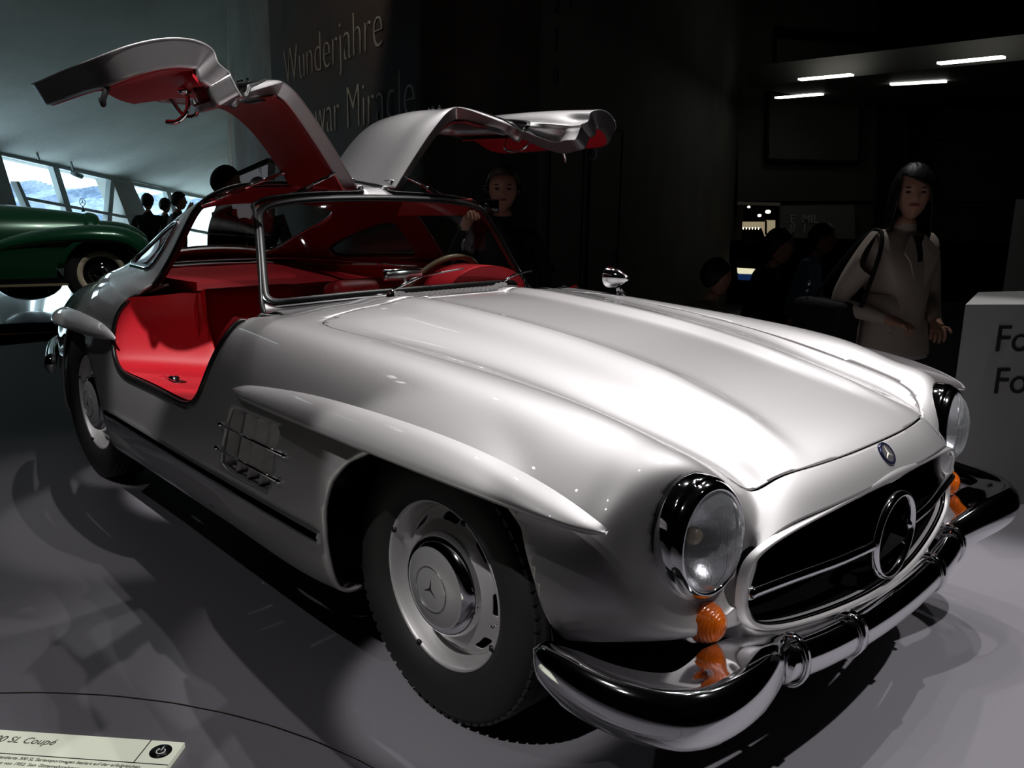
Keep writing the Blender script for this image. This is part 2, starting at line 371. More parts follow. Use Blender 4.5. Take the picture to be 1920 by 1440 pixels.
pq('wall_dado', [(-3.654, 11.309, -0.292), (-3.060, 11.932, -0.247), (-3.022, 11.972, -0.659), (-3.619, 11.345, -0.721)], .1, lower, kind='structure')
for nm, c4 in (('a', (1441,172,1614,308)), ('b', (1452,77,1640,120))):
    pass
seam = mat('seam_black', (.004, .004, .004), .8)
def outline(p0, p1, p2, p3, name='wall_hatch'):
    H = empty(name, (0, 0, 0)); tag(H, label='large square hatch outlined in the dark far wall below the light canopy' , cat='hatch')
    pq('hatch_panel', [p0, p1, p2, p3], .02, wall_dk, H)
    mb = MB()
    for a, b in ((p0, p1), (p1, p2), (p2, p3), (p3, p0)): mb.tube([np.array(a)-FH*.01, np.array(b)-FH*.01], .022, 6)
    mb.build('hatch_joint', seam, H); return H
outline((-5.312, 9.640, 2.777), (-4.382, 10.617, 2.750), (-4.330, 10.672, 1.803), (-5.275, 9.678, 1.823))
h2 = outline((-5.285, 9.668, 3.522), (-4.293, 10.710, 3.432), (-4.258, 10.747, 2.959), (-5.256, 9.699, 3.014)); h2['label'] = 'large square hatch outlined in the dark far wall above the light canopy'
for a, b in ((1655, 1668), (1712, 1735)):
    pass
pq('wall_pilaster', [(-4.211, 10.579, 4.696), (-4.016, 10.783, 4.699), (-3.746, 11.066, 0.679), (-3.944, 10.859, 0.675)], .25, seam, kind='structure')
pq('wall_pilaster', [(-3.904, 10.901, 4.701), (-3.751, 11.062, 4.704), (-3.461, 11.367, 0.684), (-3.604, 11.217, 0.682)], .25, seam, kind='structure')
# formwork joints and tie holes
for y in (130, 262, 440):
    mb = MB(); mb.tube([(-3.708, 11.513, 3.136) if y == 130 else ((-3.623, 11.602, 2.146) if y == 262 else (-3.566, 11.662, 1.167)), (-0.222, 15.174, 3.053) if y == 130 else ((-0.071, 15.333, 2.037) if y == 262 else (0.053, 15.463, 1.205))], .008, 6); mb.build('wall_joint', seam, kind='structure')
for p in ((-3.612, 11.628, 3.767), (-3.603, 11.637, 2.693), (-3.594, 11.647, 2.147), (-3.578, 11.664, 1.583)):
    mb = MB(); mb.ell(p, (.03, .03, .03), 10, 6); mb.build('tie_hole', seam, kind='structure')
# the lit room seen through the opening
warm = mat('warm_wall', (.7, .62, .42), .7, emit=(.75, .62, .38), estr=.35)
L = empty('lit_showcase', (0, 0, 0)); tag(L, label='warm lit display case with dark rail and small lamps in the far opening', cat='showcase')
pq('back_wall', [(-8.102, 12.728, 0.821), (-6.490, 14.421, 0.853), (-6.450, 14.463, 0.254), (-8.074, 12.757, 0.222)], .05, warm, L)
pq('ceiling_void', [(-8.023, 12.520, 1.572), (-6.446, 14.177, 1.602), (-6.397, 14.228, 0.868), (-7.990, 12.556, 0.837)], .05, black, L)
pq('dark_frame', [(-7.229, 12.195, 0.705), (-6.925, 12.514, 0.711), (-6.849, 12.593, 0.475), (-7.217, 12.208, 0.468)], .05, black, L)
mb = MB()
for a, b in (((-7.229, 12.195, 0.843), (-6.877, 12.564, 0.850)), ((-6.877, 12.564, 0.850), (-6.863, 12.579, 0.594)), ((-7.074, 12.358, 1.179), (-7.056, 12.376, 0.846))): mb.tube([a, b], .02, 6)
mb.build('rail', black, L)
bulb = mat('lamp_glow', (1, .9, .7), .5, emit=(1, .86, .6), estr=6)
for p, r in (((-6.859, 12.584, 1.017), .035), ((-6.965, 12.472, 0.946), .025), ((-7.111, 12.319, 1.100), .02), ((-7.202, 12.223, 1.001), .015)):
    mb = MB(); mb.ell(p, (r*1.4, r*1.4, r), 12, 8); mb.build('small_lamp', bulb, L)
for k in range(7):
    p = np.array((-7.147, 12.136, 0.709))+RH*.057*k; mb = MB(); mb.ell(p, (.010, .010, .02), 6, 5); mb.build('rail_light', bulb, L)
pq('pale_case', [(-5.511, 9.504, 0.210), (-5.329, 9.694, 0.197), (-5.337, 9.686, 0.123), (-5.501, 9.514, 0.128)], .1, mat('case_glow', (.9, .85, .6), .5, emit=(.95, .9, .6), estr=.8), label='small lit showcase behind the seated men', cat='showcase')
pq('blue_panel', [(-5.500, 9.515, 0.120), (-5.342, 9.681, 0.115), (-5.349, 9.674, 0.025), (-5.490, 9.525, 0.031)], .1, mat('blue_panel', (.01, .03, .12), .5, emit=(.01, .03, .12), estr=.5), label='small dark blue panel under the lit showcase', cat='panel')
# doors flush in the core wall
def cwp(a, b, z, off=.012):
    a, b = np.array(a), np.array(b); return a, b
D0, D1 = np.array((-2.616, 2.248)), np.array((-3.768, 4.954)); dd_ = (D1-D0)/np.linalg.norm(D1-D0); dn = np.array((dd_[1], -dd_[0])); dn = dn if dn@(CP[:2]-D0) > 0 else -dn
for i, (t0, t1, tx) in enumerate(((.09, .80, 'left'), (.96, 1.80, 'right'))):
    H = empty('flush_door', (0, 0, 0)); tag(H, label='%s one of two dark flush doors in the concrete core wall' % tx, cat='door')
    pts = [D0+dd_*t0, D0+dd_*t1]; mb = MB(); zt = 1.80
    V = [(*p, z) for p in pts for z in (-.36, zt)]; V += [(*(np.array(v[:2])+dn*.012), v[2]) for v in V]
    mb.add(V, [(4, 6, 7, 5), (0, 4, 5, 1), (2, 3, 7, 6), (1, 5, 7, 3)]); mb.build('door_leaf', conc_r, H, smooth=False)
    mb = MB(); fr = [(*(pts[0]+dn*.014), -.3), (*(pts[0]+dn*.014), zt), (*(pts[1]+dn*.014), zt), (*(pts[1]+dn*.014), -.3)]
    mb.tube(np.array(fr[:2]), .008, 6); mb.tube(np.array(fr[1:3]), .008, 6); mb.tube(np.array(fr[2:]), .008, 6); mb.build('door_frame', seam, H)
    q = D0+dd_*(t0+.06 if i == 0 else t1-.08)+dn*.03; mb = MB(); mb.box((*q, .75), (.02, .02, .05)); mb.build('keyhole_plate', seam, H)
# numbers on the core wall
numm = mat('number_paint', (.02, .02, .018), .7)
MW = lambda p, d, n: Matrix([[d[0], 0, n[0], p[0]], [d[1], 0, n[1], p[1]], [0, 1, 0, p[2]], [0, 0, 0, 1]])
NB = empty('wall_numbers', (0, 0, 0)); tag(NB, label='dark numerals cast high on the concrete core wall above the flush doors', cat='numbers')
for t, z, ch in ((.145, 2.66, '3'), (.145, 2.44, '2'), (.145, 2.21, '1'), (.145, 1.98, '0'), (.42, 2.78, '6'), (.41, 2.52, '7'), (.62, 2.82, '6')):
    p = D0+dd_*t+dn*.004; text_mesh('numeral', ch, .20, numm, MW((*p, z), dd_, dn), parent=NB, ext=.003)
# title lettering on the left face
T0, T1 = np.array((-6.190, 2.337)), np.array((-3.692, 1.698)); td = (T1-T0)/np.linalg.norm(T1-T0); tn = np.array((td[1], -td[0])); tn = tn if tn@(CP[:2]-T0) > 0 else -tn
TL = empty('wall_lettering', (0, 0, 0)); tag(TL, label='thin pale serif words on the concrete wall behind the raised doors', cat='lettering')
lm = mat('letter_paint', (.34, .31, .23), .6)
def serif_text(txt, p, size, sx):
    cu = bpy.data.curves.new('t', 'FONT'); cu.body = txt; cu.size = size; cu.extrude = .002; cu.offset = -size*.022; cu.space_character = 1.02
    t = bpy.data.objects.new('t', cu); COL.objects.link(t); dg = bpy.context.evaluated_depsgraph_get(); dg.update(); me = bpy.data.meshes.new_from_object(t.evaluated_get(dg)); bpy.data.objects.remove(t)
    me.transform(MW(p, td, tn) @ Matrix.Diagonal((sx, 1, 1, 1))); me.materials.clear(); me.materials.append(lm); o = bpy.data.objects.new('word', me); COL.objects.link(o); o.parent = TL; return o
q = T0+td*(-.02)+tn*.006; serif_text('Wunderjahre', (*q, 2.25), .47, 1.03)
q = T0+td*(.95)+tn*.006; serif_text('war', (*q, 1.745), .47, .95); q = T0+td*(1.80)+tn*.006; serif_text('Miracle', (*q, 1.745), .47, 1.0)
# light canopy with four strip lamps
CN = empty('light_canopy', (0, 0, 0)); tag(CN, label='long grey ceiling canopy with four slim strip lights at the right', cat='canopy')
cz = 2.60
e0, e1 = np.array((-4.468, 7.699)), np.array((0.515, 7.566)); ed = (e1-e0)/np.linalg.norm(e1-e0); en = np.array((ed[1], -ed[0])); en = en if en@FH[:2] > 0 else -en
W4 = 3.2; qd = [e0, e1, e1+en*W4, e0+en*W4]
mb = MB(); mb.prism([tuple(p) for p in qd], cz, cz+.24); mb.build('canopy_body', mat('canopy_grey', (.14, .14, .13), .6), CN, smooth=False)
glow = mat('strip_glow', (1, 1, 1), .5, emit=(1, .98, .9), estr=5)
for a, b in (((-3.631, 7.441, 2.580), (-3.025, 7.445, 2.580)), ((-2.043, 7.242, 2.580), (-1.454, 7.234, 2.580)), ((-4.746, 8.895, 2.580), (-4.091, 8.880, 2.580)), ((-3.044, 8.499, 2.580), (-2.465, 8.619, 2.580))):
    a, b = np.array(a), np.array(b); d = (b-a)/np.linalg.norm(b-a); w = np.array((-d[1], d[0], 0))*.05; up = np.array((0, 0, .02))
    mb = MB(); mb.add([a-w, b-w, b+w, a+w, a-w+up, b-w+up, b+w+up, a+w+up], [(0, 3, 2, 1), (4, 5, 6, 7), (0, 1, 5, 4), (1, 2, 6, 5), (2, 3, 7, 6), (3, 0, 4, 7)]); mb.build('strip_light', glow, CN, smooth=False)
# white exhibition boxes with lettering
boxm = mat('white_box', (.42, .42, .41), .55, var=.04)
def crate(P, h, name, label, back=None):
    """P: front-left, front-right (world), depth m"""
    a, b = np.array(P[0]), np.array(P[1]); d = (b-a)/np.linalg.norm(b-a); n = np.array((-d[1], d[0])); n = n if n@FH[:2] > 0 else -n
    q = [a, b, b+n*.6, np.array(back)]; mb = MB(); mb.prism([tuple(x) for x in q], h[0], h[1]); o = mb.build(name, boxm, smooth=False); tag(o, label=label, cat='display box'); return o, a, d, -n
b1, a1, d1, n1 = crate(((0.290, 1.704), (1.126, 2.842)), (-.36, .855), 'display_box', 'wide pale display box with black letters at the right edge', (0.157, 2.259))
a1b = a1+d1*.145+n1*.003
text_mesh('lettering', 'Form', .155, numm, MW((*a1b, .665), d1, n1), parent=b1, ext=.002)
text_mesh('lettering', 'Form', .155, numm, MW((*(a1+d1*.165+n1*.003), .490), d1, n1), parent=b1, ext=.002)
b2, a2, d2, n2 = crate(((0.008, 3.119), (0.569, 3.924)), (-.36, 1.27), 'display_box', 'taller pale display box standing behind the lettered box', (-0.112, 3.717))
# pale strip of light at frame edge: lit gap lamp
# ---- window wall, sloping ceiling
steel = mat('window_steel', (.30, .34, .35), .5, .2)
wconc = concrete('window_concrete', (.34, .35, .34), (.26, .27, .26))
def wt(t, top=True):
    """top edge of window band"""
    return np.array((-14.432, 1.729, 1.827))*(1-t)+np.array((-21.752, 8.544, 1.056))*t
Wt0, Wt1 = np.array((-14.432, 1.729, 1.827)), np.array((-21.752, 8.544, 1.056)); wd = Wt1-Wt0; wdl = np.linalg.norm(wd[:2]); wn2 = np.array((wd[1], -wd[0], 0))/wdl; wn2 = wn2 if wn2@(Wt0-CP) > 0 else -wn2
# upper rays
def WP(px, py, off=0.): return None
CE = [Wt0-wd*.6, Wt1+wd*1.6]
hi = np.array((-2.199, 1.525, 3.604))
inn = -wn2; inn = inn/np.linalg.norm(inn)
r0 = CE[0]+inn*9+np.array((0, 0, 5.2)); r1 = CE[1]+inn*9+np.array((0, 0, 5.2)); 
r0[2] = 7.0; r1[2] = 7.0
m0 = CE[0]+inn*4.5; m1 = CE[1]+inn*4.5; m0[2] = CE[0][2]*.5+7*.5-.35; m1[2] = CE[1][2]*.5+7*.5-.35
NC = 8; V = []
for k in range(NC+1):
    t = k/NC; 
    for j in range(9):
        s_ = j/8; a = CE[0]*(1-s_)+CE[1]*s_; b = r0*(1-s_)+r1*s_; p = a*(1-t)+b*t; p[2] -= .5*math.sin(PI*t); V.append(p)
obj('ceiling_slope', V, [(k*9+j, k*9+j+1, (k+1)*9+j+1, (k+1)*9+j) for k in range(NC) for j in range(8)], conc_c, kind='structure')
slab('ceiling', RM, 7.0, 7.2, wall_dk, kind='structure')
# recessed dots in the ceiling
# side closing walls
for nm, a, b in (('wall_left', RM[6], RM[0]), ('wall_far', RM[1], RM[2]), ('wall_right', RM[2], RM[3]), ('wall_side', RM[3], RM[4]), ('wall_front', RM[4], RM[5]), ('wall_rear', RM[5], RM[6])):
    wall_strip(nm, np.array([a[:2], b[:2]], float), -.4, 7.2, wall_dk)
# window frames: top rail, sill, leaning concrete piers, thin mullions, transom
tilt = 0.
def bar(name, P, m, th=.12, off=0., parent=None, **k):
    P = np.array(P, float)+wn2*off; Q = P+wn2*th; n = len(P)
    F = [tuple(range(n)), tuple(n+i for i in range(n))[::-1]]+[(i, n+i, n+(i+1) % n, (i+1) % n) for i in range(n)]
    return obj(name, list(P)+list(Q), F, m, parent, smooth=False, **k)
bar('window_rail', [(-13.839, 1.177, 1.905), (-17.942, 4.997, 1.452), (-17.930, 4.986, 1.372), (-13.831, 1.169, 1.850)], steel, kind='structure')
bar('window_rail', [(-17.939, 4.994, 1.429), (-22.760, 9.482, 0.958), (-22.752, 9.474, 0.896), (-17.929, 4.984, 1.361)], steel, kind='structure')
bar('wall_above_window', [(-12.840, 0.247, 2.991), (-29.755, 15.995, 6.587), (-28.948, 15.243, 0.399), (-17.937, 4.992, 1.417), (-13.837, 1.175, 1.889), (-12.686, 0.104, 1.986)], wconc, .2, .35, kind='structure')
for P, m in (([(-6,286), (10,290), (52,396), (34,398)], wconc), ([(-40,280), (-4,287), (36,400), (0,440)], wconc)): pass
bar('window_pier', [(-13.827, 1.166, 1.826), (-14.449, 1.745, 1.795), (-14.773, 2.047, 0.488), (-14.027, 1.352, 0.534)], wconc, .35, .0, kind='structure')
bar('window_pier', [(-17.246, 4.349, 1.522), (-17.945, 5.000, 1.474), (-18.996, 5.978, -0.153), (-18.041, 5.089, -0.069)], wconc, .35, .0, kind='structure')
for P in ([(-15.592, 2.809, 1.653), (-15.750, 2.956, 1.622), (-16.088, 3.270, 0.507), (-15.926, 3.120, 0.515)], [(-17.235, 4.339, 1.447), (-17.341, 4.437, 1.319), (-17.073, 4.188, 0.345), (-16.918, 4.043, 0.354)], [(-14.696, 1.975, 1.371), (-14.765, 2.039, 1.373), (-15.191, 2.435, 0.462), (-15.065, 2.318, 0.469)],
          [(-14.892, 2.157, 1.118), (-17.907, 4.964, 0.675), (-17.899, 4.957, 0.617), (-14.884, 2.150, 1.065)], [(-19.302, 6.263, 1.319), (-19.510, 6.457, 1.258), (-19.922, 6.841, 0.433), (-19.667, 6.603, 0.445)], [(-17.907, 4.964, 0.675), (-22.276, 9.031, 0.021), (-22.265, 9.022, -0.055), (-17.899, 4.957, 0.617)]):
    bar('mullion', P, steel, .10, kind='structure')
bar('wall_below_window', [(-12.307, -0.250, -0.486), (-31.228, 17.366, -4.283), (-31.617, 17.728, -1.213), (-12.465, -0.102, 0.547)], wconc, .3, kind='structure')
bar('window_1', [(-12.686, 0.104, 1.986), (-23.123, 9.820, 0.923), (-22.943, 9.653, -0.371), (-12.463, -0.104, 0.533)], glass_mat('pane_glass', (.9, .96, .98), .03, .1), .02, .04, kind='structure')
XY = lambda q: np.array(q)[:2]+wn2[:2]*.3
for nm, a, b, z0, z1 in (('wall_window_upper', (-9.422, -2.935, 1.431), (-24.316, 10.931, 0.909), 2.3, 7.2), ('wall_window_side', (-9.422, -2.935, 1.431), (-12.702, 0.118, 1.608), -.4, 7.2), ('wall_window_side', (-22.828, 9.546, 0.926), (-24.316, 10.931, 0.909), -.4, 7.2)):
    wall_strip(nm, np.array([XY(a), XY(b)]), z0, z1, wconc)
TS = empty('track_spotlight', (0, 0, 0)); tag(TS, label='small track spotlight hanging from the sloping ceiling above the second window', cat='spotlight')
mb = MB(); mb.tube([(-15.653, 3.139, 1.749), (-15.709, 3.192, 1.552)], .02, 8); mb.build('stem', steel, TS); mb = MB(); mb.tube([(-15.681, 3.165, 1.551), (-15.890, 3.360, 1.490)], .05, 12); mb.build('lamp_head', steel, TS)
TS = empty('ceiling_bracket', (0, 0, 0)); tag(TS, label='small bracket on the sloping ceiling above the leftmost window', cat='bracket'); mb = MB(); mb.tube([(-14.829, 2.372, 1.856), (-14.861, 2.402, 1.744)], .02, 8); mb.build('stem', steel, TS)
# terrain outside
hm, n_, l_, b_ = new_mat('hazy_hill_side'); tc = n_.new('ShaderNodeTexCoord'); t = n_.new('ShaderNodeTexNoise'); t.inputs['Scale'].default_value = .09; t.inputs['Detail'].default_value = 12; t.inputs['Roughness'].default_value = .7; l_.new(tc.outputs['Object'], t.inputs['Vector'])
r_ = n_.new('ShaderNodeValToRGB'); r_.color_ramp.elements[0].position = .42; r_.color_ramp.elements[0].color = (.10, .15, .24, 1); r_.color_ramp.elements[1].position = .66; r_.color_ramp.elements[1].color = (.42, .48, .62, 1); l_.new(t.outputs['Fac'], r_.inputs['Fac']); l_.new(r_.outputs['Color'], b_.inputs['Base Color']); b_.inputs['Roughness'].default_value = 1  # distance haze painted into the pale blue base colours
HR = [(-188.534, 16.109, 1.598), (-175.604, 29.688, 2.300), (-167.304, 38.404, 1.643), (-165.315, 40.493, 2.407), (-163.748, 42.139, 1.893), (-161.856, 44.126, 1.385), (-159.620, 46.474, 1.155), (-157.663, 48.530, 1.557), (-155.777, 50.510, 0.866), (-150.005, 56.571, 0.430), (-142.298, 64.665, -0.151)]
HR = spl(np.array(HR), 120); V = []
for k in range(10):
    f = k/9
    for i, p in enumerate(HR): V.append((p[0]-FH[0]*90*f, p[1]-FH[1]*90*f, p[2]+(-16*f**1.2)+(.35*math.sin(i*1.7)+.3*math.sin(i*3.1))*(1 if k else .9)))
V = [(x, y, z) for x, y, z in V]
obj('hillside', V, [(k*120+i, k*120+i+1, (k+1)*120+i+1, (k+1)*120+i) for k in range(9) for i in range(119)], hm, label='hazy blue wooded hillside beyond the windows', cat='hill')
# ================================================================== GREEN CAR
GCAR = empty('vintage_car', (0, 0, 0)); tag(GCAR, label='dark green vintage car with whitewall tyres on the black platform at left', cat='car')
green = mat('green_paint', (.006, .055, .022), .22, .25, 1.); gblk = mat('gloss_black', (.006, .006, .006), .08, coat=1.)
GO = np.array((-7.999, 1.090, 0.392)); GZ0 = GO[2]-.36
GF_ = RH*.912+FH*.410; GN_ = -(FH*.912-RH*.410)
def gl(P, s0=0.):
    P = np.atleast_2d(np.array(P, float)); return GO*[1, 1, 0]+P[:, :1]*GF_+P[:, 1:2]*GN_+P[:, 2:3]*np.array([0, 0, 1.])+np.array([0, 0, GZ0])
def gtube(P, r, m, name, par=GCAR, sec=None, n=16, cnt=40, **k):
    P = spl(P, cnt); mb = MB(); rr = np.interp(np.linspace(0, 1, cnt), np.linspace(0, 1, len(r)), r) if np.ndim(r) else r
    mb.tube(gl(P), rr, n, sec=sec, up=GN_ if sec is not None else (0, 0, 1)); return mb.build(name, m, par, **k)
a = np.linspace(0, 2*PI, 20, endpoint=False)
for s0, nm in ((0, 'front_fender'), (-1.35, 'front_fender')):
    P = spl([(-2.3, s0, .36), (-1.7, s0, .40), (-1.3, s0, .50), (-.95, s0, .62), (-.6, s0, .70), (-.2, s0, .735), (.12, s0, .725), (.30, s0, .67), (.40, s0, .56), (.43, s0, .42)], 50)
    wv = np.interp(np.linspace(0, 1, 50), [0, .3, .6, .85, 1], [.10, .14, .19, .19, .15]); hv = np.interp(np.linspace(0, 1, 50), [0, .3, .6, .85, 1], [.03, .07, .13, .13, .06])
    V = []
    T = np.gradient(P, axis=0); T /= np.linalg.norm(T, axis=1)[:, None]
    for p, t, w, h in zip(P, T, wv, hv):
        nn_ = np.array((-t[2], 0, t[0]))
        for x in a: V.append(p+np.array((0, math.cos(x)*w, 0))+nn_*(max(math.sin(x), -.35)*h))
    V = gl(V); F = [(i*20+k, i*20+(k+1) % 20, (i+1)*20+(k+1) % 20, (i+1)*20+k) for i in range(49) for k in range(20)]+[tuple(range(20)), tuple(49*20+k for k in range(20))]
    obj(nm, V, F, green, GCAR)
# fender valance under the crown
def gprism(poly, s0, s1, m, name, par=GCAR, **k):
    n = len(poly); V = gl([(p[0], s, p[1]) for s in (s0, s1) for p in poly]); F = [(i, (i+1) % n, n+(i+1) % n, n+i) for i in range(n)]+[tuple(range(n))[::-1], tuple(n+i for i in range(n))]
    return obj(name, V, F, m, par, auto=30, **k)
arch = [(.42*math.cos(x), .36+.40*math.sin(x)) for x in np.linspace(0, PI, 20)]
gprism([(.44, .34)]+arch+[(-.42, .25), (-2.3, .25), (-2.3, .40), (-1.7, .44), (-1.3, .54), (-.95, .66), (-.6, .75), (-.2, .79), (.12, .77), (.30, .72), (.40, .60)], .10, .14, green, 'fender_side')
# hood, radiator, cabin
def gsec(f, w, zt, zb, n=16):
    return [(f, -.68+w*math.cos(x), zb+(zt-zb)*max(math.sin(x), 0)**.7) for x in np.linspace(0, PI, n)]
rows = [gsec(-3.2, .62, 1.22, .35), gsec(-2.2, .56, 1.17, .35), gsec(-1.2, .44, 1.08, .35), gsec(-.5, .33, 1.01, .38), gsec(-.13, .27, .96, .42)]
s_ = Surf(np.array(rows), 8, 2); a1, b1_ = s_.L.shape[:2]; obj('hood', gl(s_.L.reshape(-1, 3)), [(i*b1_+j, i*b1_+j+1, (i+1)*b1_+j+1, (i+1)*b1_+j) for i in range(a1-1) for j in range(b1_-1)], green, GCAR)
rad = mat('dark_chrome', (.25, .25, .24), .15, 1.)
rows = [gsec(-.15, .275, .965, .40), gsec(-.10, .285, .975, .38), gsec(-.03, .28, .95, .38), gsec(.0, .26, .90, .38)]
s_ = Surf(np.array(rows), 6, 2); a1, b1_ = s_.L.shape[:2]; obj('radiator_shell', gl(s_.L.reshape(-1, 3)), [(i*b1_+j, i*b1_+j+1, (i+1)*b1_+j+1, (i+1)*b1_+j) for i in range(a1-1) for j in range(b1_-1)], green, GCAR)
gprism([(-.02, .40), (0, .40), (0, .86), (-.02, .86)], -.90, -.46, rad, 'radiator_grille')
OR = empty('radiator_ornament', (0, 0, 0), GCAR); oc = np.array((-.155, -.68, 1.085))
mb = MB(); mb.tube(gl([(oc[0]+.012*math.cos(x)*0+.030*math.cos(x)*.9, oc[1], oc[2]+.042*math.sin(x)) for x in np.linspace(0, 2*PI, 32, endpoint=False)]), .004, 6, closed=True); mb.build('ornament_ring', rad, OR)
mb = MB()
for x in (PI/2, PI/2+2.094, PI/2+4.19): mb.tube(gl([oc, oc+np.array((.027*math.cos(x), 0, .042*math.sin(x)))]), [.006, .002], 6)
mb.tube(gl([oc-[0, 0, .042], oc-[0, 0, .105]]), [.006, .022], 10); mb.build('ornament_star', chrome, OR)
gprism([(-2.95, .28), (-.35, .28), (-.30, .31), (-.35, .34), (-2.95, .34)], .02, .22, gblk, 'running_board')
gprism([(-2.95, .262), (-.33, .262), (-.31, .272), (-.33, .284), (-2.95, .284)], .215, .240, mat('pale_brass', (.95, .82, .5), .42, .9), 'running_board_trim')
gprism([(-2.9, .30), (-1.3, .30), (-1.3, .62), (-1.6, 1.0), (-2.9, 1.15)], -.15, .0, green, 'body_side')
gprism([(.05, .80), (.25, .78), (.25, .795), (.05, .815)], -.12, -.02, chrome, 'fender_marker')
mb = MB(); mb.ell(gl([(-.72, -.35, .27)])[0], (.33, .33, .21), 24, 12); mb.build('sump', gblk, GCAR)
def gwheel(f, s0, nm='wheel'):
    Wg = empty(nm, (0, 0, 0), GCAR); c = gl([(f, s0, .36)])[0]; Mx = np.stack([GF_, np.array([0, 0, 1.]), GN_], 1)
    def L_(pr, m, name):
        mb = MB(); mb.lathe(pr, c, 'z', 40, 1, Mx); mb.build(name, m, Wg)
    L_([(.22, -.08), (.30, -.09), (.345, -.07), (.36, -.03), (.36, .03), (.345, .07), (.30, .085), (.235, .085)], tyre_m, 'tyre')
    L_([(.238, .084), (.230, .089), (.19, .085), (.182, .075)], mat('whitewall', (.62, .55, .38), .6) if 'whitewall' not in bpy.data.materials else bpy.data.materials['whitewall'], 'whitewall')
    L_([(.182, .075), (.16, .04), (.13, .045), (.11, .07), (.07, .085), (.0005, .09)], gblk, 'wheel_disc')
    L_([(.075, .086), (.06, .098), (.0005, .104)], chrome, 'hub_cap')
gwheel(0, .0); gwheel(0, -1.36); gwheel(-2.6, .0)
tag(bpy.data.objects['vintage_car'])
f0, f1, f2, f3 = [np.array((*q, 0)) for q in ((-8.542, -3.280), (-6.978, 1.002), (-9.302, 2.622), (-11.888, -0.094))]
gpm = mat('gloss_platform', (.012, .012, .013), .14, coat=.6)
mb = MB(); mb.prism([tuple(p[:2]) for p in (f0, f1, f2, f3)], -.36, GZ0-.002); o = mb.build('display_plinth', gpm, smooth=False); tag(o, label='glossy black plinth under the green vintage car', cat='plinth')
mb = MB(); off = -FH*.006; mb.tube([f0*[1, 1, 0]+off+[0, 0, GZ0-.10], f1*[1, 1, 0]+off+[0, 0, GZ0-.10]], .006, 6); ot = mb.build('copper_strip', mat('copper', (.6, .32, .15), .3, 1.), o)
# pale vehicle behind the core wall corner
PV = empty('pale_van', (0, 0, 0)); tag(PV, label='pale blue-white vehicle body showing behind the corner of the concrete core', cat='vehicle')
pvm = mat('pale_vehicle_paint', (.80, .86, .95), .35, coat=.5, emit=None)
v0, v1 = np.array((-7.715, 2.403, 1.422)), np.array((-6.853, 2.438, 1.417)); vd = (v1-v0)*[1, 1, 0]; 
P4 = [(-6.211, 1.735, 1.391), (-5.919, 1.969, 1.529), (-5.939, 1.948, 0.961), (-6.229, 1.716, 0.954)]
pq('side_panel', P4, .25, pvm, PV); pq('roof_edge', [(-6.188, 1.731, 1.405), (-6.081, 1.799, 1.483), (-5.900, 1.960, 1.547), (-5.901, 1.959, 1.514), (-6.189, 1.729, 1.371)][:4] if False else [(-6.187, 1.731, 1.410), (-5.899, 1.961, 1.562), (-5.901, 1.960, 1.523), (-6.189, 1.730, 1.381)], .27, gblk, PV)
mb = MB(); mb.ell((-6.121, 1.757, 1.410), (.014, .014, .03), 10, 8); mb.build('side_mirror', gblk, PV)
mb = MB(); mb.tube([(-5.946, 1.897, 1.513), (-5.949, 1.894, 1.436)], .003, 6); mb.build('aerial', gblk, PV)
# ================================================================== PLAQUE set into the visitor bay
PL = empty('floor_plaque', (0, 0, 0)); tag(PL, label='backlit pale information panel with title text and a power symbol set in the floor', cat='sign')
pz = .012; c00, c10 = np.array((-0.629, -1.556, 0.012)), np.array((-0.292, -1.256, 0.012)); pd = c10-c00; pd /= np.linalg.norm(pd); pn = np.array((pd[1], -pd[0], 0)); pn = pn if pn@(CP-c00) > 0 else -pn
plm = mat('plaque_glow', (.70, .72, .60), .5, emit=(.72, .75, .60), estr=.42); plb = mat('plaque_black', (.01, .01, .01), .3)
A0 = c10-pd*.95
def pquad(u0, u1, w0, w1, z0, z1, m, nm):
    mb = MB(); q = [c10+pd*u0+pn*w0, c10+pd*u1+pn*w0, c10+pd*u1+pn*w1, c10+pd*u0+pn*w1]; mb.prism([tuple(p[:2]) for p in q], z0, z1); return mb.build(nm, m, PL, smooth=False)
pquad(-1.0, 0, 0, .40, -.003, pz, plm, 'panel')
pr_ = lambda p: ((np.array(p)-c10)@pd, (np.array(p)-c10)@pn)
u_, w_l = pr_((-0.305, -1.369, 0.012)); wrow = pr_((-0.514, -1.560, 0.012))[1]; ud = pr_((-0.350, -1.311, 0.012))[0]
pquad(-1.0, 0, wrow-.0012, wrow+.0012, pz, pz+.0006, plb, 'rule'); pquad(ud-.0012, ud+.0012, 0, wrow, pz, pz+.0006, plb, 'rule')
bc = np.array((-0.297, -1.309, 0.012)); mb = MB(); mb.lathe([(.0245, 0), (.0245, .0008), (.0003, .0009)], bc, 'z', 40); mb.build('button_disc', plb, PL)
wm = mat('symbol_white', (.8, .8, .8), .5, emit=(.8, .8, .8), estr=.3)
up_ = -pn; mb = MB(); mb.tube([bc+.0095*(math.cos(x)*pd+math.sin(x)*up_)+[0, 0, .0012] for x in np.linspace(PI/2+.6, PI/2+2*PI-.6, 30)], .0011, 6); mb.tube([bc+up_*.002+[0, 0, .0012], bc+up_*.0145+[0, 0, .0012]], .0011, 6); mb.build('power_symbol', wm, PL)
tm = mat('plaque_text', (.10, .10, .09), .5)
MPl = lambda p: Matrix([[pd[0], -pn[0], 0, p[0]], [pd[1], -pn[1], 0, p[1]], [0, 0, 1, p[2]], [0, 0, 0, 1]])
te = c10+pd*(pr_((-0.501, -1.462, 0.012))[0]); 
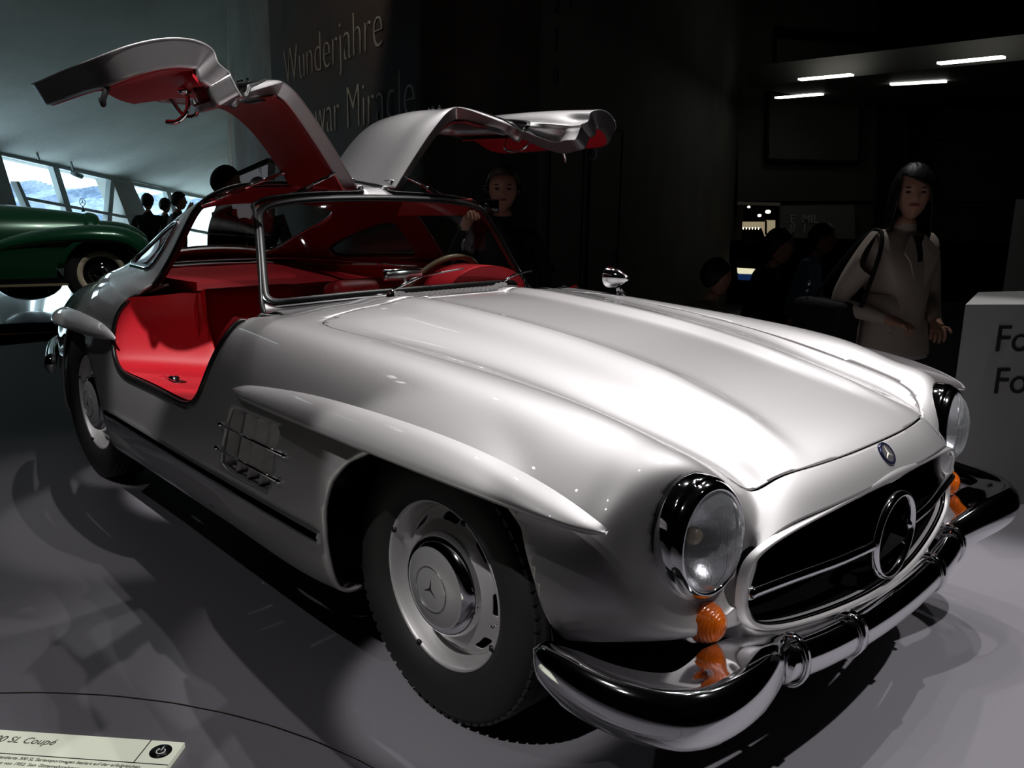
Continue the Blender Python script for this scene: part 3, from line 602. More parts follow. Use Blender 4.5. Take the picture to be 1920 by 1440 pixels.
def ptext(txt, p, size, name='text_line', align='LEFT', shear=.2, sx=.95): return text_mesh(name, txt, size, tm, MPl(p), parent=PL, ext=.0003, align=align, shear=shear, sx=sx)
ptext('Benz 300 SL Coupé', te+pn*(wrow*.52)+np.array((0, 0, .0006)), .030, 'title_text', 'RIGHT', .25)
te2 = c10+pd*pr_((-0.272, -1.365, 0.012))[0]
ptext('orientierte 300 SL Seriensportwagen basiert auf der erfolgreichen', te2+pn*(wrow+.017)+np.array((0, 0, .0006)), .0135, align='RIGHT')
ptext('Rennwagens von 1952. Sein Gitterrohrrahmen', te2-pd*.13+pn*(wrow+.035)+np.array((0, 0, .0006)), .0135, align='RIGHT')
# ================================================================== THE SILVER SPORTS CAR
CAR = empty('sports_car', (0, 0, 0), label='silver sports car with red leather interior and both roof-hinged doors raised open', cat='car')
BG = [ # tail -> nose ; v0 centre ... v9 tuck-under
 [(-3.72,0,.36),(-3.71,.18,.36),(-3.68,.30,.36),(-3.62,.40,.36),(-3.54,.47,.35),(-3.42,.54,.33),(-3.28,.60,.31),(-3.15,.64,.28),(-3.05,.66,.25),(-3.05,.58,.22)],
 [(-3.76,0,.55),(-3.75,.18,.55),(-3.72,.30,.55),(-3.66,.41,.55),(-3.56,.50,.55),(-3.42,.58,.52),(-3.25,.65,.47),(-3.08,.69,.36),(-2.98,.70,.24),(-2.98,.62,.20)],
 [(-3.62,0,.72),(-3.61,.19,.72),(-3.58,.32,.715),(-3.50,.43,.71),(-3.40,.53,.69),(-3.27,.62,.63),(-3.10,.69,.54),(-2.98,.73,.38),(-2.90,.73,.22),(-2.90,.66,.19)],
 [(-3.2,0,.835),(-3.2,.21,.83),(-3.17,.36,.82),(-3.12,.48,.80),(-3.05,.58,.77),(-2.97,.66,.70),(-2.88,.73,.57),(-2.82,.765,.38),(-2.78,.76,.22),(-2.78,.68,.19)],
 [(-2.7,0,.90),(-2.7,.23,.895),(-2.7,.41,.88),(-2.68,.52,.86),(-2.66,.62,.84),(-2.62,.71,.77),(-2.58,.79,.62),(-2.56,.805,.40),(-2.55,.78,.22),(-2.55,.70,.19)],
 [(-2.2,0,.93),(-2.2,.25,.93),(-2.2,.44,.92),(-2.2,.58,.90),(-2.2,.69,.88),(-2.2,.78,.82),(-2.2,.845,.65),(-2.2,.85,.42),(-2.2,.815,.24),(-2.2,.73,.19)],
 [(-1.8,0,.93),(-1.8,.25,.93),(-1.8,.45,.925),(-1.8,.63,.915),(-1.8,.73,.89),(-1.8,.81,.83),(-1.8,.852,.66),(-1.8,.855,.43),(-1.8,.82,.245),(-1.8,.74,.20)],
 [(-1.4,0,.93),(-1.4,.25,.93),(-1.4,.45,.925),(-1.4,.63,.92),(-1.4,.73,.895),(-1.4,.815,.835),(-1.4,.862,.66),(-1.4,.865,.43),(-1.4,.825,.245),(-1.4,.75,.205)],
 [(-1.1,0,.892),(-1.1,.25,.890),(-1.1,.44,.884),(-1.1,.60,.874),(-1.1,.715,.880),(-1.1,.81,.835),(-1.1,.868,.66),(-1.1,.872,.43),(-1.1,.83,.245),(-1.1,.75,.205)],
 [(-.80,0,.914),(-.80,.25,.912),(-.80,.43,.904),(-.80,.58,.887),(-.80,.68,.882),(-.80,.79,.84),(-.80,.87,.67),(-.80,.875,.44),(-.80,.835,.245),(-.80,.75,.205)],
 [(-.40,0,.902),(-.40,.25,.900),(-.40,.41,.89),(-.40,.545,.868),(-.40,.65,.872),(-.40,.775,.832),(-.40,.872,.67),(-.40,.877,.45),(-.40,.835,.25),(-.40,.75,.21)],
 [(0,0,.868),(0,.25,.865),(0,.40,.852),(0,.52,.832),(0,.62,.855),(0,.755,.82),(0,.868,.68),(0,.878,.50),(0,.84,.33),(0,.76,.30)],
 [(.30,0,.820),(.30,.25,.817),(.30,.39,.80),(.30,.49,.778),(.30,.595,.825),(.30,.735,.792),(.30,.855,.66),(.30,.868,.52),(.30,.84,.40),(.30,.76,.37)],
 [(.50,0,.777),(.50,.25,.773),(.50,.38,.757),(.495,.47,.738),(.48,.575,.785),(.47,.700,.757),(.47,.812,.645),(.47,.848,.52),(.47,.815,.43),(.47,.74,.41)],
 [(.64,0,.738),(.63,.25,.733),(.615,.38,.72),(.595,.450,.703),(.600,.56,.742),(.585,.668,.715),(.572,.758,.63),(.573,.792,.53),(.575,.76,.45),(.56,.70,.43)],
 [(.712,0,.695),(.700,.25,.690),(.675,.38,.678),(.655,.445,.655),(.663,.485,.625),(.655,.507,.565),(.655,.60,.495),(.650,.685,.475),(.645,.66,.445),(.62,.62,.43)],
 [(.745,0,.645),(.735,.25,.640),(.710,.40,.626),(.694,.475,.600),(.687,.512,.575),(.683,.520,.54),(.682,.520,.50),(.682,.512,.465),(.675,.500,.43),(.62,.49,.42)],
]
HB = np.array(BG, float)
BS = Surf(full(HB), 24, 16)
# power bulges on the hood
def bulge(V):
    x, y = V[:, 0], np.abs(V[:, 1])
    yc = np.interp(x, [-1.1, -.3, .3, .5, .64], [.235, .235, .235, .255, .285])
    h = np.interp(x, [-1.1, -.85, -.3, .25, .50, .60, .66], [.004, .012, .020, .022, .014, .005, 0])
    d = y-yc; w = np.where(d < 0, np.interp(x, [.3, .64], [.030, .022]), np.interp(x, [.3, .64], [.075, .035]))
    g = np.exp(-(d/w)**2)
    ok = (V[:, 2] > .6) & (x < .68)
    V = V.copy(); V[:, 2] += np.where(ok, h*g, 0); return V
BV, BF = BS.mesh(2)
BF = [f[::-1] for f in BF]
BV = bulge(BV)
HOOD = np.array([(-.775,0),(-.772,.2),(-.765,.40),(-.755,.54),(-.735,.60),(-.70,.632),(-.65,.64),(-.58,.635),(-.35,.607),(0,.562),(.3,.533),(.5,.523),(.575,.51),(.622,.47),(.652,.39),(.675,.28),(.690,.14),(.694,0)])
HOODP = resample(np.concatenate([HOOD, HOOD[::-1][1:-1]*[1, -1]]), 240, True)
for _ in range(14): HOODP = (np.roll(HOODP, 1, 0)+2*HOODP+np.roll(HOODP, -1, 0))/4
DOOR = [(-1.30,1.45),(-1.30,1.30),(-1.298,1.265),(-1.28,1.235),(-1.245,1.18),(-1.145,1.04),(-1.03,.935),(-.955,.900),(-.925,.872),(-.928,.84),(-.934,.80),(-.948,.755),(-.981,.669),(-1.02,.622),(-1.099,.600),(-1.33,.608),(-1.51,.606),(-1.68,.603),(-1.765,.625),(-1.80,.684),(-1.806,.763),(-1.795,.815),(-1.748,.862),(-1.705,.905),(-1.71,.95),(-1.72,1.05),(-1.74,1.15),(-1.76,1.21),(-1.78,1.27),(-1.78,1.45)]
def smooth_poly(P, n=220, it=6):
    Q = resample(P, n, True)
    for _ in range(it): Q = (np.roll(Q, 1, 0)+2*Q+np.roll(Q, -1, 0))/4
    return Q
DOORP = smooth_poly(DOOR)
FARCH = np.array([(-.33,.05),(-.315,.2),(-.300,.30),(-.292,.40),(-.275,.49),(-.235,.57),(-.172,.635),(-.07,.690),(.05,.715),(.17,.715),(.27,.695),(.33,.675),(.385,.64),(.435,.55),(.465,.47),(.495,.38),(.52,.05)])
RARCH = np.array([(-2.4+.41*math.cos(a), .35+.39*math.sin(a)) for a in np.linspace(0, PI, 24)]+[(-2.81,.05),(-1.99,.05)])
HLC = np.array([.612, .603, .626]); HLA = (.100, .116)
def hl_val(V, k=1.):
    y = np.abs(V[:, 1])-HLC[1]; z = V[:, 2]-HLC[2]; e = (np.sqrt((y/HLA[0])**2+(z/HLA[1])**2)-k)*.115
    return np.where(V[:, 0] > .40, e, 1.)
CABIN = np.array([(-1.06,-.56),(-1.06,.56),(-1.10,.60),(-1.16,.65),(-1.68,.665),(-2.1,.60),(-2.4,.53),(-2.75,.42),(-2.75,-.42),(-2.4,-.53),(-2.1,-.60),(-1.68,-.665),(-1.16,-.65),(-1.10,-.60)])
def door_val(V, ymin=.06, gh=False):
    d = np.maximum(sdf(V[:, [0, 2]], DOORP), ymin-np.abs(V[:, 1]))
    if gh: d = np.maximum(d, np.minimum(2.06-V[:, 3], 3.06-np.abs(V[:, 4]-7))*.1)
    return d
full_V, full_F = BV, BF
V, F, _ = clip(BV, BF, np.where(BV[:, 2] > .62, sdf(BV[:, :2], HOODP)-.0022, 1.))
V, F, _ = clip(V, F, np.where(V[:, 2] > .85, sdf(V[:, :2], CABIN), 1.))
V, F, _ = clip(V, F, np.where(np.abs(V[:, 1]) > .55, sdf(V[:, [0, 2]], FARCH), 1.))
V, F, _ = clip(V, F, np.where(np.abs(V[:, 1]) > .55, sdf(V[:, [0, 2]], RARCH), 1.))
V, F, _ = clip(V, F, hl_val(V))
V, F, dcut = clip(V, F, np.where(np.abs(V[:, 1]) > .575, door_val(V), 1.))
# side vent holes
VENT = resample(np.array([(-.775,.655),(-.475,.66),(-.57,.445),(-.87,.452)]), 60, True)
VENT = smooth_poly(VENT, 60, 2)
V, F, _ = clip(V, F, np.where(np.abs(V[:, 1]) > .6, sdf(V[:, [0, 2]], VENT), 1.))
body = obj('body_shell', V, F, paint, CAR, solid=.010)
# hood
V, F, _ = clip(full_V, full_F, np.where(full_V[:, 2] > .62, -sdf(full_V[:, :2], HOODP)-.0022, -1.))
hood = obj('hood', V, F, paint, CAR, solid=.010)
# liner below the hood gap
# ---- greenhouse
GH = [ # windshield base -> tail ; v0 centre .. v7
 [(-1.000,0,.885),(-1.010,.30,.884),(-1.035,.48,.878),(-1.075,.61,.872),(-1.06,.655,.875),(-1.02,.69,.880),(-.98,.73,.872),(-.96,.77,.84)],
 [(-1.140,0,1.070),(-1.140,.28,1.067),(-1.150,.45,1.055),(-1.172,.565,1.035),(-1.16,.60,1.00),(-1.12,.665,.935),(-1.09,.735,.894),(-1.08,.79,.84)],
 [(-1.282,0,1.245),(-1.282,.26,1.240),(-1.280,.42,1.225),(-1.272,.522,1.190),(-1.27,.575,1.10),(-1.24,.668,.948),(-1.22,.742,.898),(-1.2,.80,.84)],
 [(-1.38,0,1.280),(-1.38,.26,1.275),(-1.38,.415,1.255),(-1.375,.515,1.205),(-1.37,.585,1.10),(-1.36,.677,.950),(-1.35,.748,.898),(-1.35,.80,.84)],
 [(-1.55,0,1.298),(-1.55,.26,1.292),(-1.55,.415,1.265),(-1.55,.515,1.21),(-1.55,.59,1.10),(-1.55,.683,.950),(-1.55,.752,.898),(-1.55,.80,.84)],
 [(-1.80,0,1.292),(-1.80,.26,1.284),(-1.80,.405,1.252),(-1.80,.50,1.195),(-1.80,.580,1.09),(-1.80,.683,.945),(-1.80,.755,.895),(-1.80,.80,.83)],
 [(-2.10,0,1.240),(-2.10,.25,1.228),(-2.10,.38,1.190),(-2.10,.465,1.135),(-2.10,.535,1.045),(-2.10,.63,.935),(-2.10,.72,.885),(-2.10,.77,.82)],
 [(-2.42,0,1.140),(-2.42,.24,1.125),(-2.42,.35,1.090),(-2.42,.425,1.045),(-2.42,.485,.985),(-2.42,.56,.920),(-2.42,.64,.885),(-2.42,.70,.83)],
 [(-2.74,0,1.005),(-2.74,.22,.990),(-2.74,.32,.965),(-2.74,.39,.940),(-2.74,.44,.915),(-2.74,.50,.890),(-2.74,.56,.865),(-2.74,.61,.82)],
 [(-2.98,0,.880),(-2.97,.20,.875),(-2.96,.29,.865),(-2.95,.36,.855),(-2.94,.41,.845),(-2.93,.46,.835),(-2.92,.51,.82),(-2.90,.56,.79)],
]
GS = Surf(full(np.array(GH, float)), 24, 16)   # v centre = 7
GV, GF = GS.mesh(2)
WS = rrect(.13, 1.93, -2.88, 2.88, .42, 10, .22)
RW = rrect(6.25, 8.25, -2.25, 2.25, .7, 8, .6)
QW = np.array([(5.32,4.80),(5.30,4.3),(5.36,3.55),(5.55,3.42),(6.1,3.45),(6.8,3.7),(7.15,4.1),(7.15,4.6),(6.9,4.82),(6.1,4.84),(5.5,4.86)])
QW = smooth_poly(QW, 90, 3)
SW = np.array([(1.9,4.82),(2.15,4.0),(2.45,3.5),(2.9,3.36),(4.2,3.34),(4.78,3.45),(4.86,3.9),(4.84,4.6),(4.6,4.86),(3.2,4.88),(2.2,4.9)])
SW = smooth_poly(SW, 90, 3)
def gv(V, poly, off=7, mir=True):
    q = np.stack([V[:, 3], np.abs(V[:, 4]-off)], 1); return sdf(q, poly)
def gmap(poly, sgn=1): return GS.ev(poly[:, 0], 7+sgn*poly[:, 1])
V, F, _ = clip(GV, GF, sdf(np.stack([GV[:, 3], GV[:, 4]-7], 1), WS))
V, F, _ = clip(V, F, sdf(np.stack([V[:, 3], V[:, 4]-7], 1), RW))
V, F, _ = clip(V, F, gv(V, QW))
gh_all = (V, F)
V, F, gcut = clip(V, F, door_val(V, gh=True))
roof = obj('roof', V, F, paint, CAR, solid=.008)
# headliner: the same shell a little further inside
def offset_in(V, F, d):
    V = np.array(V, float); n = np.zeros((len(V), 3))
    for f in F:
        a, b, c = V[f[0], :3], V[f[1], :3], V[f[2], :3]; q = np.cross(b-a, c-a)
        for i in f: n[i] += q
    n /= np.linalg.norm(n, axis=1)[:, None]+1e-12
    V[:, :3] -= d*n; return V
Vi = offset_in(V, F, .014); Vi2, Fi2, _ = clip(Vi, F, np.minimum(Vi[:, 2]-.90, 1))
obj('headliner', Vi2, Fi2, red_d, CAR, solid=.004, label='red headliner and pillar trim')
# glass
def glass_part(name, keepval, **k):
    V, F, _ = clip(GV, GF, keepval); return obj(name, V, F, glass, CAR, **k)
V, F, _ = clip(GV, GF, -sdf(np.stack([GV[:, 3], GV[:, 4]-7], 1), WS)); obj('windshield', V, F, glass, CAR)
V, F, _ = clip(GV, GF, -sdf(np.stack([GV[:, 3], GV[:, 4]-7], 1), RW)); obj('rear_window', V, F, glass, CAR)
for s in (1, -1):
    v = np.where(s*(GV[:, 4]-7) > 0, -gv(GV, QW), -1); V, F, _ = clip(GV, GF, v); obj('quarter_window', V, F, glass, CAR)
def strip(poly, m, name, r, lift=0., sec=None, sgn=1, n=200, parent=CAR, w=1.8):
    P = resample(gmap(resample(poly, 300, True), sgn), n, True)
    U = P-np.array([-1.7, 0, .8]); 
    mb = MB(); a = np.linspace(0, 2*PI, 10, endpoint=False)
    T = np.roll(P, -1, 0)-np.roll(P, 1, 0); T /= np.linalg.norm(T, axis=1)[:, None]
    U = U-np.einsum('ij,ij->i', U, T)[:, None]*T; U /= np.linalg.norm(U, axis=1)[:, None]
    mb.tube(P+U*lift, r, closed=True, up=U, sec=np.stack([np.cos(a)*w, np.sin(a)], 1))
    return mb.build(name, m, parent)
def grow(poly, d):
    c = poly.mean(0); Q = poly-c; L = np.linalg.norm(Q, axis=1)[:, None]; return c+Q*(1+d/L)
strip(grow(WS, .07), chrome, 'windshield_chrome_trim', .005, .004, w=1.3)
strip(grow(WS, .0), rubber, 'windshield_seal', .0085, .002, w=2.)
strip(grow(RW, .04), chrome, 'rear_window_trim', .007, .003)
for s in (1, -1): strip(grow(QW, .03), chrome, 'quarter_window_trim', .006, .004, sgn=s); strip(grow(QW, -.05), rubber, 'quarter_window_seal', .006, .0, sgn=s)
# ---- the two doors: one smooth skin through roof side, belt and flank, cut by the door outline, swung up
HZ = 1.285
def swing(V, s, th):
    V = np.array(V, float); y = V[:, 1]*s-.06; z = V[:, 2]-HZ; t = math.radians(th); c, q = math.cos(t), math.sin(t)
    V[:, 1] = s*(y*c-z*q+.06); V[:, 2] = y*q+z*c+HZ; return V
def at_x(S_, v, xs, u0, u1):
    us = np.linspace(u0, u1, 400); P = S_.ev(us, np.full(400, v)); o = np.argsort(P[:, 0]); return np.stack([np.interp(xs, P[o, 0], P[o, k]) for k in range(3)], 1)
DX = np.linspace(-1.92, -.86, 16)
rows = [at_x(GS, 7+v, DX, 0, 7) for v in (.17, .6, 1.1, 1.6, 2.1, 2.55, 3., 3.4, 3.8, 4.2, 4.6, 4.95)]
for r in rows: r[:, 0] = DX
rows += [None]
rows += [at_x(BS, 9+v, DX, 4, 12) for v in (4.55, 5.0, 5.5, 6.0, 6.5, 7.0)]
bl = .5*rows[11]+.5*rows[13]; bl[:, 2] = .45*rows[11][:, 2]+.55*rows[13][:, 2]-.012; rows[12] = bl
DG = np.stack(rows, 1)   # (x, row)
DS = Surf(DG, 8, 8); DV, DF = DS.mesh(1); DF = [f[::-1] for f in DF]
def dsv(V):
    d = np.maximum(sdf(V[:, [0, 2]], DOORP), .062-V[:, 1]); return np.maximum(d, np.minimum(V[:, 0]+1.298, (6.05-V[:, 4])*.1))+.002
DWIN = smooth_poly([(-1.125,.965),(-1.4,.962),(-1.675,.965),(-1.685,1.05),(-1.70,1.12),(-1.685,1.160),(-1.60,1.172),(-1.40,1.172),(-1.30,1.160),(-1.215,1.08)], 120, 2)
def dwin(V): return np.where(V[:, 4] > 5.0, sdf(V[:, [0, 2]], DWIN), 1.)
def normals(V, F):
    V = np.asarray(V)[:, :3]; n = np.zeros((len(V), 3))
    for f in F:
        q = np.cross(V[f[1]]-V[f[0]], V[f[2]]-V[f[0]])
        for i in f: n[i] += q
    n /= np.linalg.norm(n, axis=1)[:, None]+1e-12
    return n if np.mean(n[:, 1]) > 0 else -n
DN = normals(DV, DF).reshape(DS.L.shape[0], DS.L.shape[1], 3)
for _ in range(60): DN[:, 1:-1] = (DN[:, :-2]+2*DN[:, 1:-1]+DN[:, 2:])/4
DN = DN.reshape(-1, 3); DN /= np.linalg.norm(DN, axis=1)[:, None]; DVN = np.concatenate([DV, DN], 1)
if np.cross(DV[DF[0][1], :3]-DV[DF[0][0], :3], DV[DF[0][2], :3]-DV[DF[0][0], :3])@DN[DF[0][0]] < 0: DF = [f[::-1] for f in DF]
Vo, Fo, oc = clip(DVN, DF, -dsv(DVN)); Vo, Fo, _ = clip(Vo, Fo, dwin(Vo))
V_, F_, c_ = clip(DVN, DF, -dsv(DVN))
def loop_of(V, cuts, n, sm=4):
    """ordered boundary with normals and in-surface inward direction"""
    from collections import defaultdict
    nb = defaultdict(list)
    for a, b in cuts: nb[a].append(b); nb[b].append(a)
    best = []
    seen = set()
    for s0 in [k for k in nb if len(nb[k]) == 1]+list(nb):
        if s0 in seen: continue
        c = [s0]; seen.add(s0)
        while True:
            nx = [x for x in nb[c[-1]] if x not in seen]
            if not nx: break
            c.append(nx[0]); seen.add(nx[0])
        if len(c) > len(best): best = c
    P = resample(V[best][:, [0, 1, 2, 5, 6, 7]], n, True)
    for _ in range(sm): P = (np.roll(P, 1, 0)+2*P+np.roll(P, -1, 0))/4
    L, N = P[:, :3], P[:, 3:]; 
    for _ in range(90): N = (np.roll(N, 1, 0)+2*N+np.roll(N, -1, 0))/4
    N = N/np.linalg.norm(N, axis=1)[:, None]; T = np.roll(L, -1, 0)-np.roll(L, 1, 0); T /= np.linalg.norm(T, axis=1)[:, None]; B = np.cross(T, N)
    for _ in range(22): B = (np.roll(B, 1, 0)+2*B+np.roll(B, -1, 0))/4
    B /= np.linalg.norm(B, axis=1)[:, None]
    return L, N, B
DL, DLN, DLB = loop_of(V_, c_, 420)
if np.mean(np.einsum('ij,ij->i', DLB, DL.mean(0)-DL)) < 0: DLB = -DLB
Vw, Fw, wc = clip(DVN, DF, -dwin(DVN)); WL, WLN, WLB = loop_of(Vw, wc, 200)
if np.mean(np.einsum('ij,ij->i', WLB, WL.mean(0)-WL)) < 0: WLB = -WLB
def loft(L, N, B, prof, s, th):
    n = len(L); V = np.concatenate([L+B*b-N*d for b, d in prof]); V[:, 1] *= s; V = swing(V, s, th)
    return V, [(i*n+k, i*n+(k+1) % n, (i+1)*n+(k+1) % n, (i+1)*n+k) for i in range(len(prof)-1) for k in range(n)]
for s in (-1, 1):
    q = DL+DLN*.002-DLB*.004; q = q*[1, s, 1]; MB().tube(q, .0085, 8, closed=True).build('door_seal', rubber, CAR)
for s, th in ((-1, 57), (1, 53)):
    D = empty('door', (0, 0, 0), CAR)
    def put(V, F, name, m, d=0., sol=0., **k):
        V = np.array(V); P = V[:, :3]-V[:, 5:8]*d; P[:, 1] *= s; return obj(name, swing(P, s, th), F if s > 0 else [f[::-1] for f in F], m, D, solid=sol, **k)
    put(Vo, Fo, 'outer_skin', paint, 0, .004)
    lowd = np.where(DL[:, 2] < .93, .078, .055)
    for _ in range(25): lowd = (np.roll(lowd, 1)+2*lowd+np.roll(lowd, -1))/4
    def fr(par): 
        q = []
        for b, d in par: q.append((b, d))
        n = len(DL); V = np.concatenate([DL+DLB*b-DLN*(d*lowd)[:, None] for b, d in q]); V[:, 1] *= s; V = swing(V, s, th)
        return V, [(i*n+k, i*n+(k+1) % n, (i+1)*n+(k+1) % n, (i+1)*n+k) for i in range(len(q)-1) for k in range(n)]
    V, F = fr([(.0005, .03), (.003, .10), (.003, .85), (.006, .96), (.012, 1.0), (.030, 1.0)]); obj('door_frame', V, F, alu, D, solid=0)
    V, F = fr([(.001, .0), (.0035, .035), (.001, .075)]); obj('edge_seal', V, F, rubber, D)
    a, b, _ = clip(V_, F_, -dsv(V_)-.018); a, b, _ = clip(a, b, dwin(a)-.012)
    lo_v, lo_f, _ = clip(a, b, a[:, 4]-11.6); hi_v, hi_f, _ = clip(a, b, 11.6-a[:, 4])
    put(lo_v, lo_f, 'inner_panel', red, .076, .006, label='red leather lower door panel'); put(hi_v, hi_f, 'roof_trim', red_d, .055, .006, label='dark red trim inside the roof half of the door')
    V, F = loft(WL, WLN, WLB, [(0, .0), (.003, .03), (-.004, .058), (-.012, .06)], s, th); obj('window_frame', V, F, alu, D)
    V, F = loft(WL, WLN, WLB, [(-.006, -.003), (.006, -.004), (.012, .004), (.006, .012)], s, th); obj('window_seal', V, F, rubber, D)
    put(Vw, Fw, 'window_pane', glass, .010, 0)
    hd = spl([(-1.22, .655, .86), (-1.235, .600, .855), (-1.29, .585, .85), (-1.36, .600, .855), (-1.375, .655, .86)], 24); hd[:, 1] *= s
    MB().tube(swing(hd, s, th), .006, 8).build('pull_handle', chrome, D)
    lv = spl([(-1.10, .675, .80), (-1.09, .64, .77), (-1.10, .625, .73), (-1.13, .635, .71)], 16); lv[:, 1] *= s
    mb = MB(); mb.tube(swing(lv, s, th), .007, 8); q = swing(np.array([[-1.10, .685*s, .80]]), s, th)[0]; mb.ell(q, (.02, .02, .014)); mb.build('latch_lever', chrome, D)
    hk = spl([(-1.10, .80, .62), (-1.105, .775, .585), (-1.125, .76, .58), (-1.14, .775, .59)], 14); hk[:, 1] *= s
    MB().tube(swing(hk, s, th), .008, 8).build('latch_hook', dark_metal, D)
    for dx in (-1.47, -1.515, -1.54):
        q = swing(np.array([[dx, .555*s, 1.175]]), s, th)[0]; mb = MB(); mb.ell(q, (.006, .006, .010), 10, 6); mb.build('roof_stud', chrome, D)
    for xx, x2, y2, z2 in ((-1.33, -1.31, .36, 1.225), (-1.74, -1.75, .47, 1.20)):
        a = swing(np.array([[xx, .15*s, 1.235]]), s, th)[0]; b = np.array([x2-.01, s*(y2+.02), z2+.005])
        mb = MB(); mb.tube([a, a*.45+b*.55], .0075, 10); mb.tube([a*.5+b*.5, b], .011, 10); mb.ell(a, (.013,)*3, 10, 6); mb.ell(b, (.012,)*3, 10, 6)
        mb.build('door_strut', chrome, CAR)
    for xx in (-1.345, -1.74):
        q = swing(np.array([[xx, .09*s, 1.262]]), s, th)[0]
        mb = MB(); mb.box((xx, .058*s, 1.262), (.05, .035, .03), bev=.006); mb.box(q, (.05, .03, .028), bev=.006); mb.tube([(xx-.03, .06*s, HZ-.01), (xx+.03, .06*s, HZ-.01)], .010, 10)
        mb.build('hinge', alu, D)
# ---- wheels
def star_mesh(R, w=.16, h=.05):
    """three-pointed star in the xz plane, raised along +y"""
    V = [(0, h*R, 0)]; F = []
    for k in range(3):
        a = PI/2+k*2*PI/3; V.append((R*math.cos(a), .0, R*math.sin(a)))
        b = a+PI/3; V.append((w*R*math.cos(b), .0, w*R*math.sin(b)))
    for k in range(6): F.append((0, 1+k, 1+(k+1) % 6))
    return np.array(V), F
def wheel(x, yc, s, name='wheel'):
    Wh = empty(name, (0, 0, 0), CAR)
    c = (x, s*yc, .340); P = lambda mb, pr, n=64: mb.lathe(pr, c, 'y', n, s)
    fl = s > 0
    def B(mb, nm, m, auto=None, **k):
        if not fl: mb.F = [f[::-1] for f in mb.F]
        return mb.build(nm, m, Wh, auto=auto, **k)
    tw = .080
    t = [(.205, -.06), (.215, -.075), (.26, -.088), (.305, -.088), (.328, -.074), (.336, -.055)]
    for g in (-.038, -.013, .013, .038): t += [(.3385, g-.011), (.331, g-.006), (.331, g+.006), (.3385, g+.011)] if abs(g) < .02 or True else []
    t += [(.336, .058), (.328, .075), (.305, .088), (.262, .089), (.235, .082), (.218, .070), (.205, .06)]
    mb = MB(); P(mb, t, 96)
    # shoulder tread blocks
    for k in range(72):
        a = 2*PI*k/72; ca, sa = math.cos(a), math.sin(a)
        for sg in (-1, 1):
            cc = np.array([c[0]+.3315*ca, c[1]+sg*.064, c[2]+.3315*sa])
            R = np.array([(ca, 0, -sa), (0, 1, 0), (sa, 0, ca)]); mb.box(cc, (.007, .024, .019), R)
    B(mb, 'tyre', tyre_m, 40)
    mb = MB(); P(mb, [(.200, -.06), (.205, .02), (.208, .052), (.2125, .060), (.212, .066), (.207, .067), (.203, .060), (.199, .045), (.190, .020), (.186, .010)]); B(mb, 'rim', paint)
    # disc with vent slots
    n = 288; pr = [(.188, .006), (.184, .012), (.178, .015), (.172, .019), (.165, .026), (.157, .033), (.148, .038), (.138, .042), (.128, .045), (.118, .046)]
    pr = [tuple(p) for p in resample(np.array(pr), 26)]
    mb = MB(); mb.lathe(pr, (0, 0, 0), 'y', n, 1); V = np.array(mb.V); r = np.hypot(V[:, 0], V[:, 2]); th = np.arctan2(V[:, 2], V[:, 0])
    per = 2*PI/8; tt = ((th+per/2) % per)-per/2; dx = np.maximum(np.abs(tt*r)-.020, 0); val = np.hypot(dx, r-.164)-.0085
    V, F, _ = clip(V, mb.F, val); V[:, 1] *= s; V += np.array(c)
    obj('wheel_disc', V, [f[::-1] for f in F] if not fl else F, paint, Wh, solid=.004)
    mb = MB(); P(mb, [(.19, -.03), (.12, -.03), (.02, -.03)]); B(mb, 'brake_drum', black)
    for k in range(4):
        a = PI/4+k*PI/2+.35; mb = MB(); mb.box((c[0]+.2045*math.cos(a), c[1]+s*.066, c[2]+.2045*math.sin(a)), (.012, .006, .012)); mb.build('rim_clip', dark_metal, Wh)
    a = -.25 if s < 0 else PI+.25
    mb = MB(); mb.tube([(c[0]+.183*math.cos(a), c[1]+s*.02, c[2]+.183*math.sin(a)), (c[0]+.176*math.cos(a), c[1]+s*.055, c[2]+.176*math.sin(a))], .004, 8); mb.build('valve', chrome, Wh)
    cap = empty('hub_cap', (0, 0, 0), Wh)
    def C(mb, nm, m, **k):
        if not fl: mb.F = [f[::-1] for f in mb.F]
        return mb.build(nm, m, cap, **k)
    pr = spl([(.116, .040), (.1285, .044), (.1295, .050), (.1255, .064), (.115, .078), (.1015, .084)], 20)
    mb = MB(); P(mb, pr, 80)
    mb2 = MB(); P(mb2, [(.1295, .043), (.134, .043), (.1335, .047), (.129, .048)]); mb.add(mb2.V, mb2.F); C(mb, 'cap_rim', chrome)
    mb = MB(); P(mb, [(.1015, .084), (.0995, .0825), (.096, .084), (.08, .0895), (.06, .0935), (.03, .0965), (.0005, .097)], 64); C(mb, 'cap_centre', cap_paint)
    mb = MB(); rr = .056; mb.tube([(c[0]+rr*math.cos(q), c[1]+s*.0955, c[2]+rr*math.sin(q)) for q in np.linspace(0, 2*PI, 48, endpoint=False)], .0013, 6, closed=True); mb.build('emblem_ring', chrome, cap)
    V, F = star_mesh(.050, .17, .10); a = -.12; ca, sa = math.cos(a), math.sin(a)
    V = V@np.array([(ca, 0, sa), (0, 1, 0), (-sa, 0, ca)]); V[:, 1] = V[:, 1]+.0945; V[:, 1] *= s
    obj('star_emblem', V+np.array(c), F, dark_metal, cap, smooth=False)
cap_paint = mat('cap_silver', (.42, .41, .42), .42, .6, .3)
for x, yc in ((0, .668), (-2.4, .690)):
    for s in (-1, 1): wheel(x, yc, s)
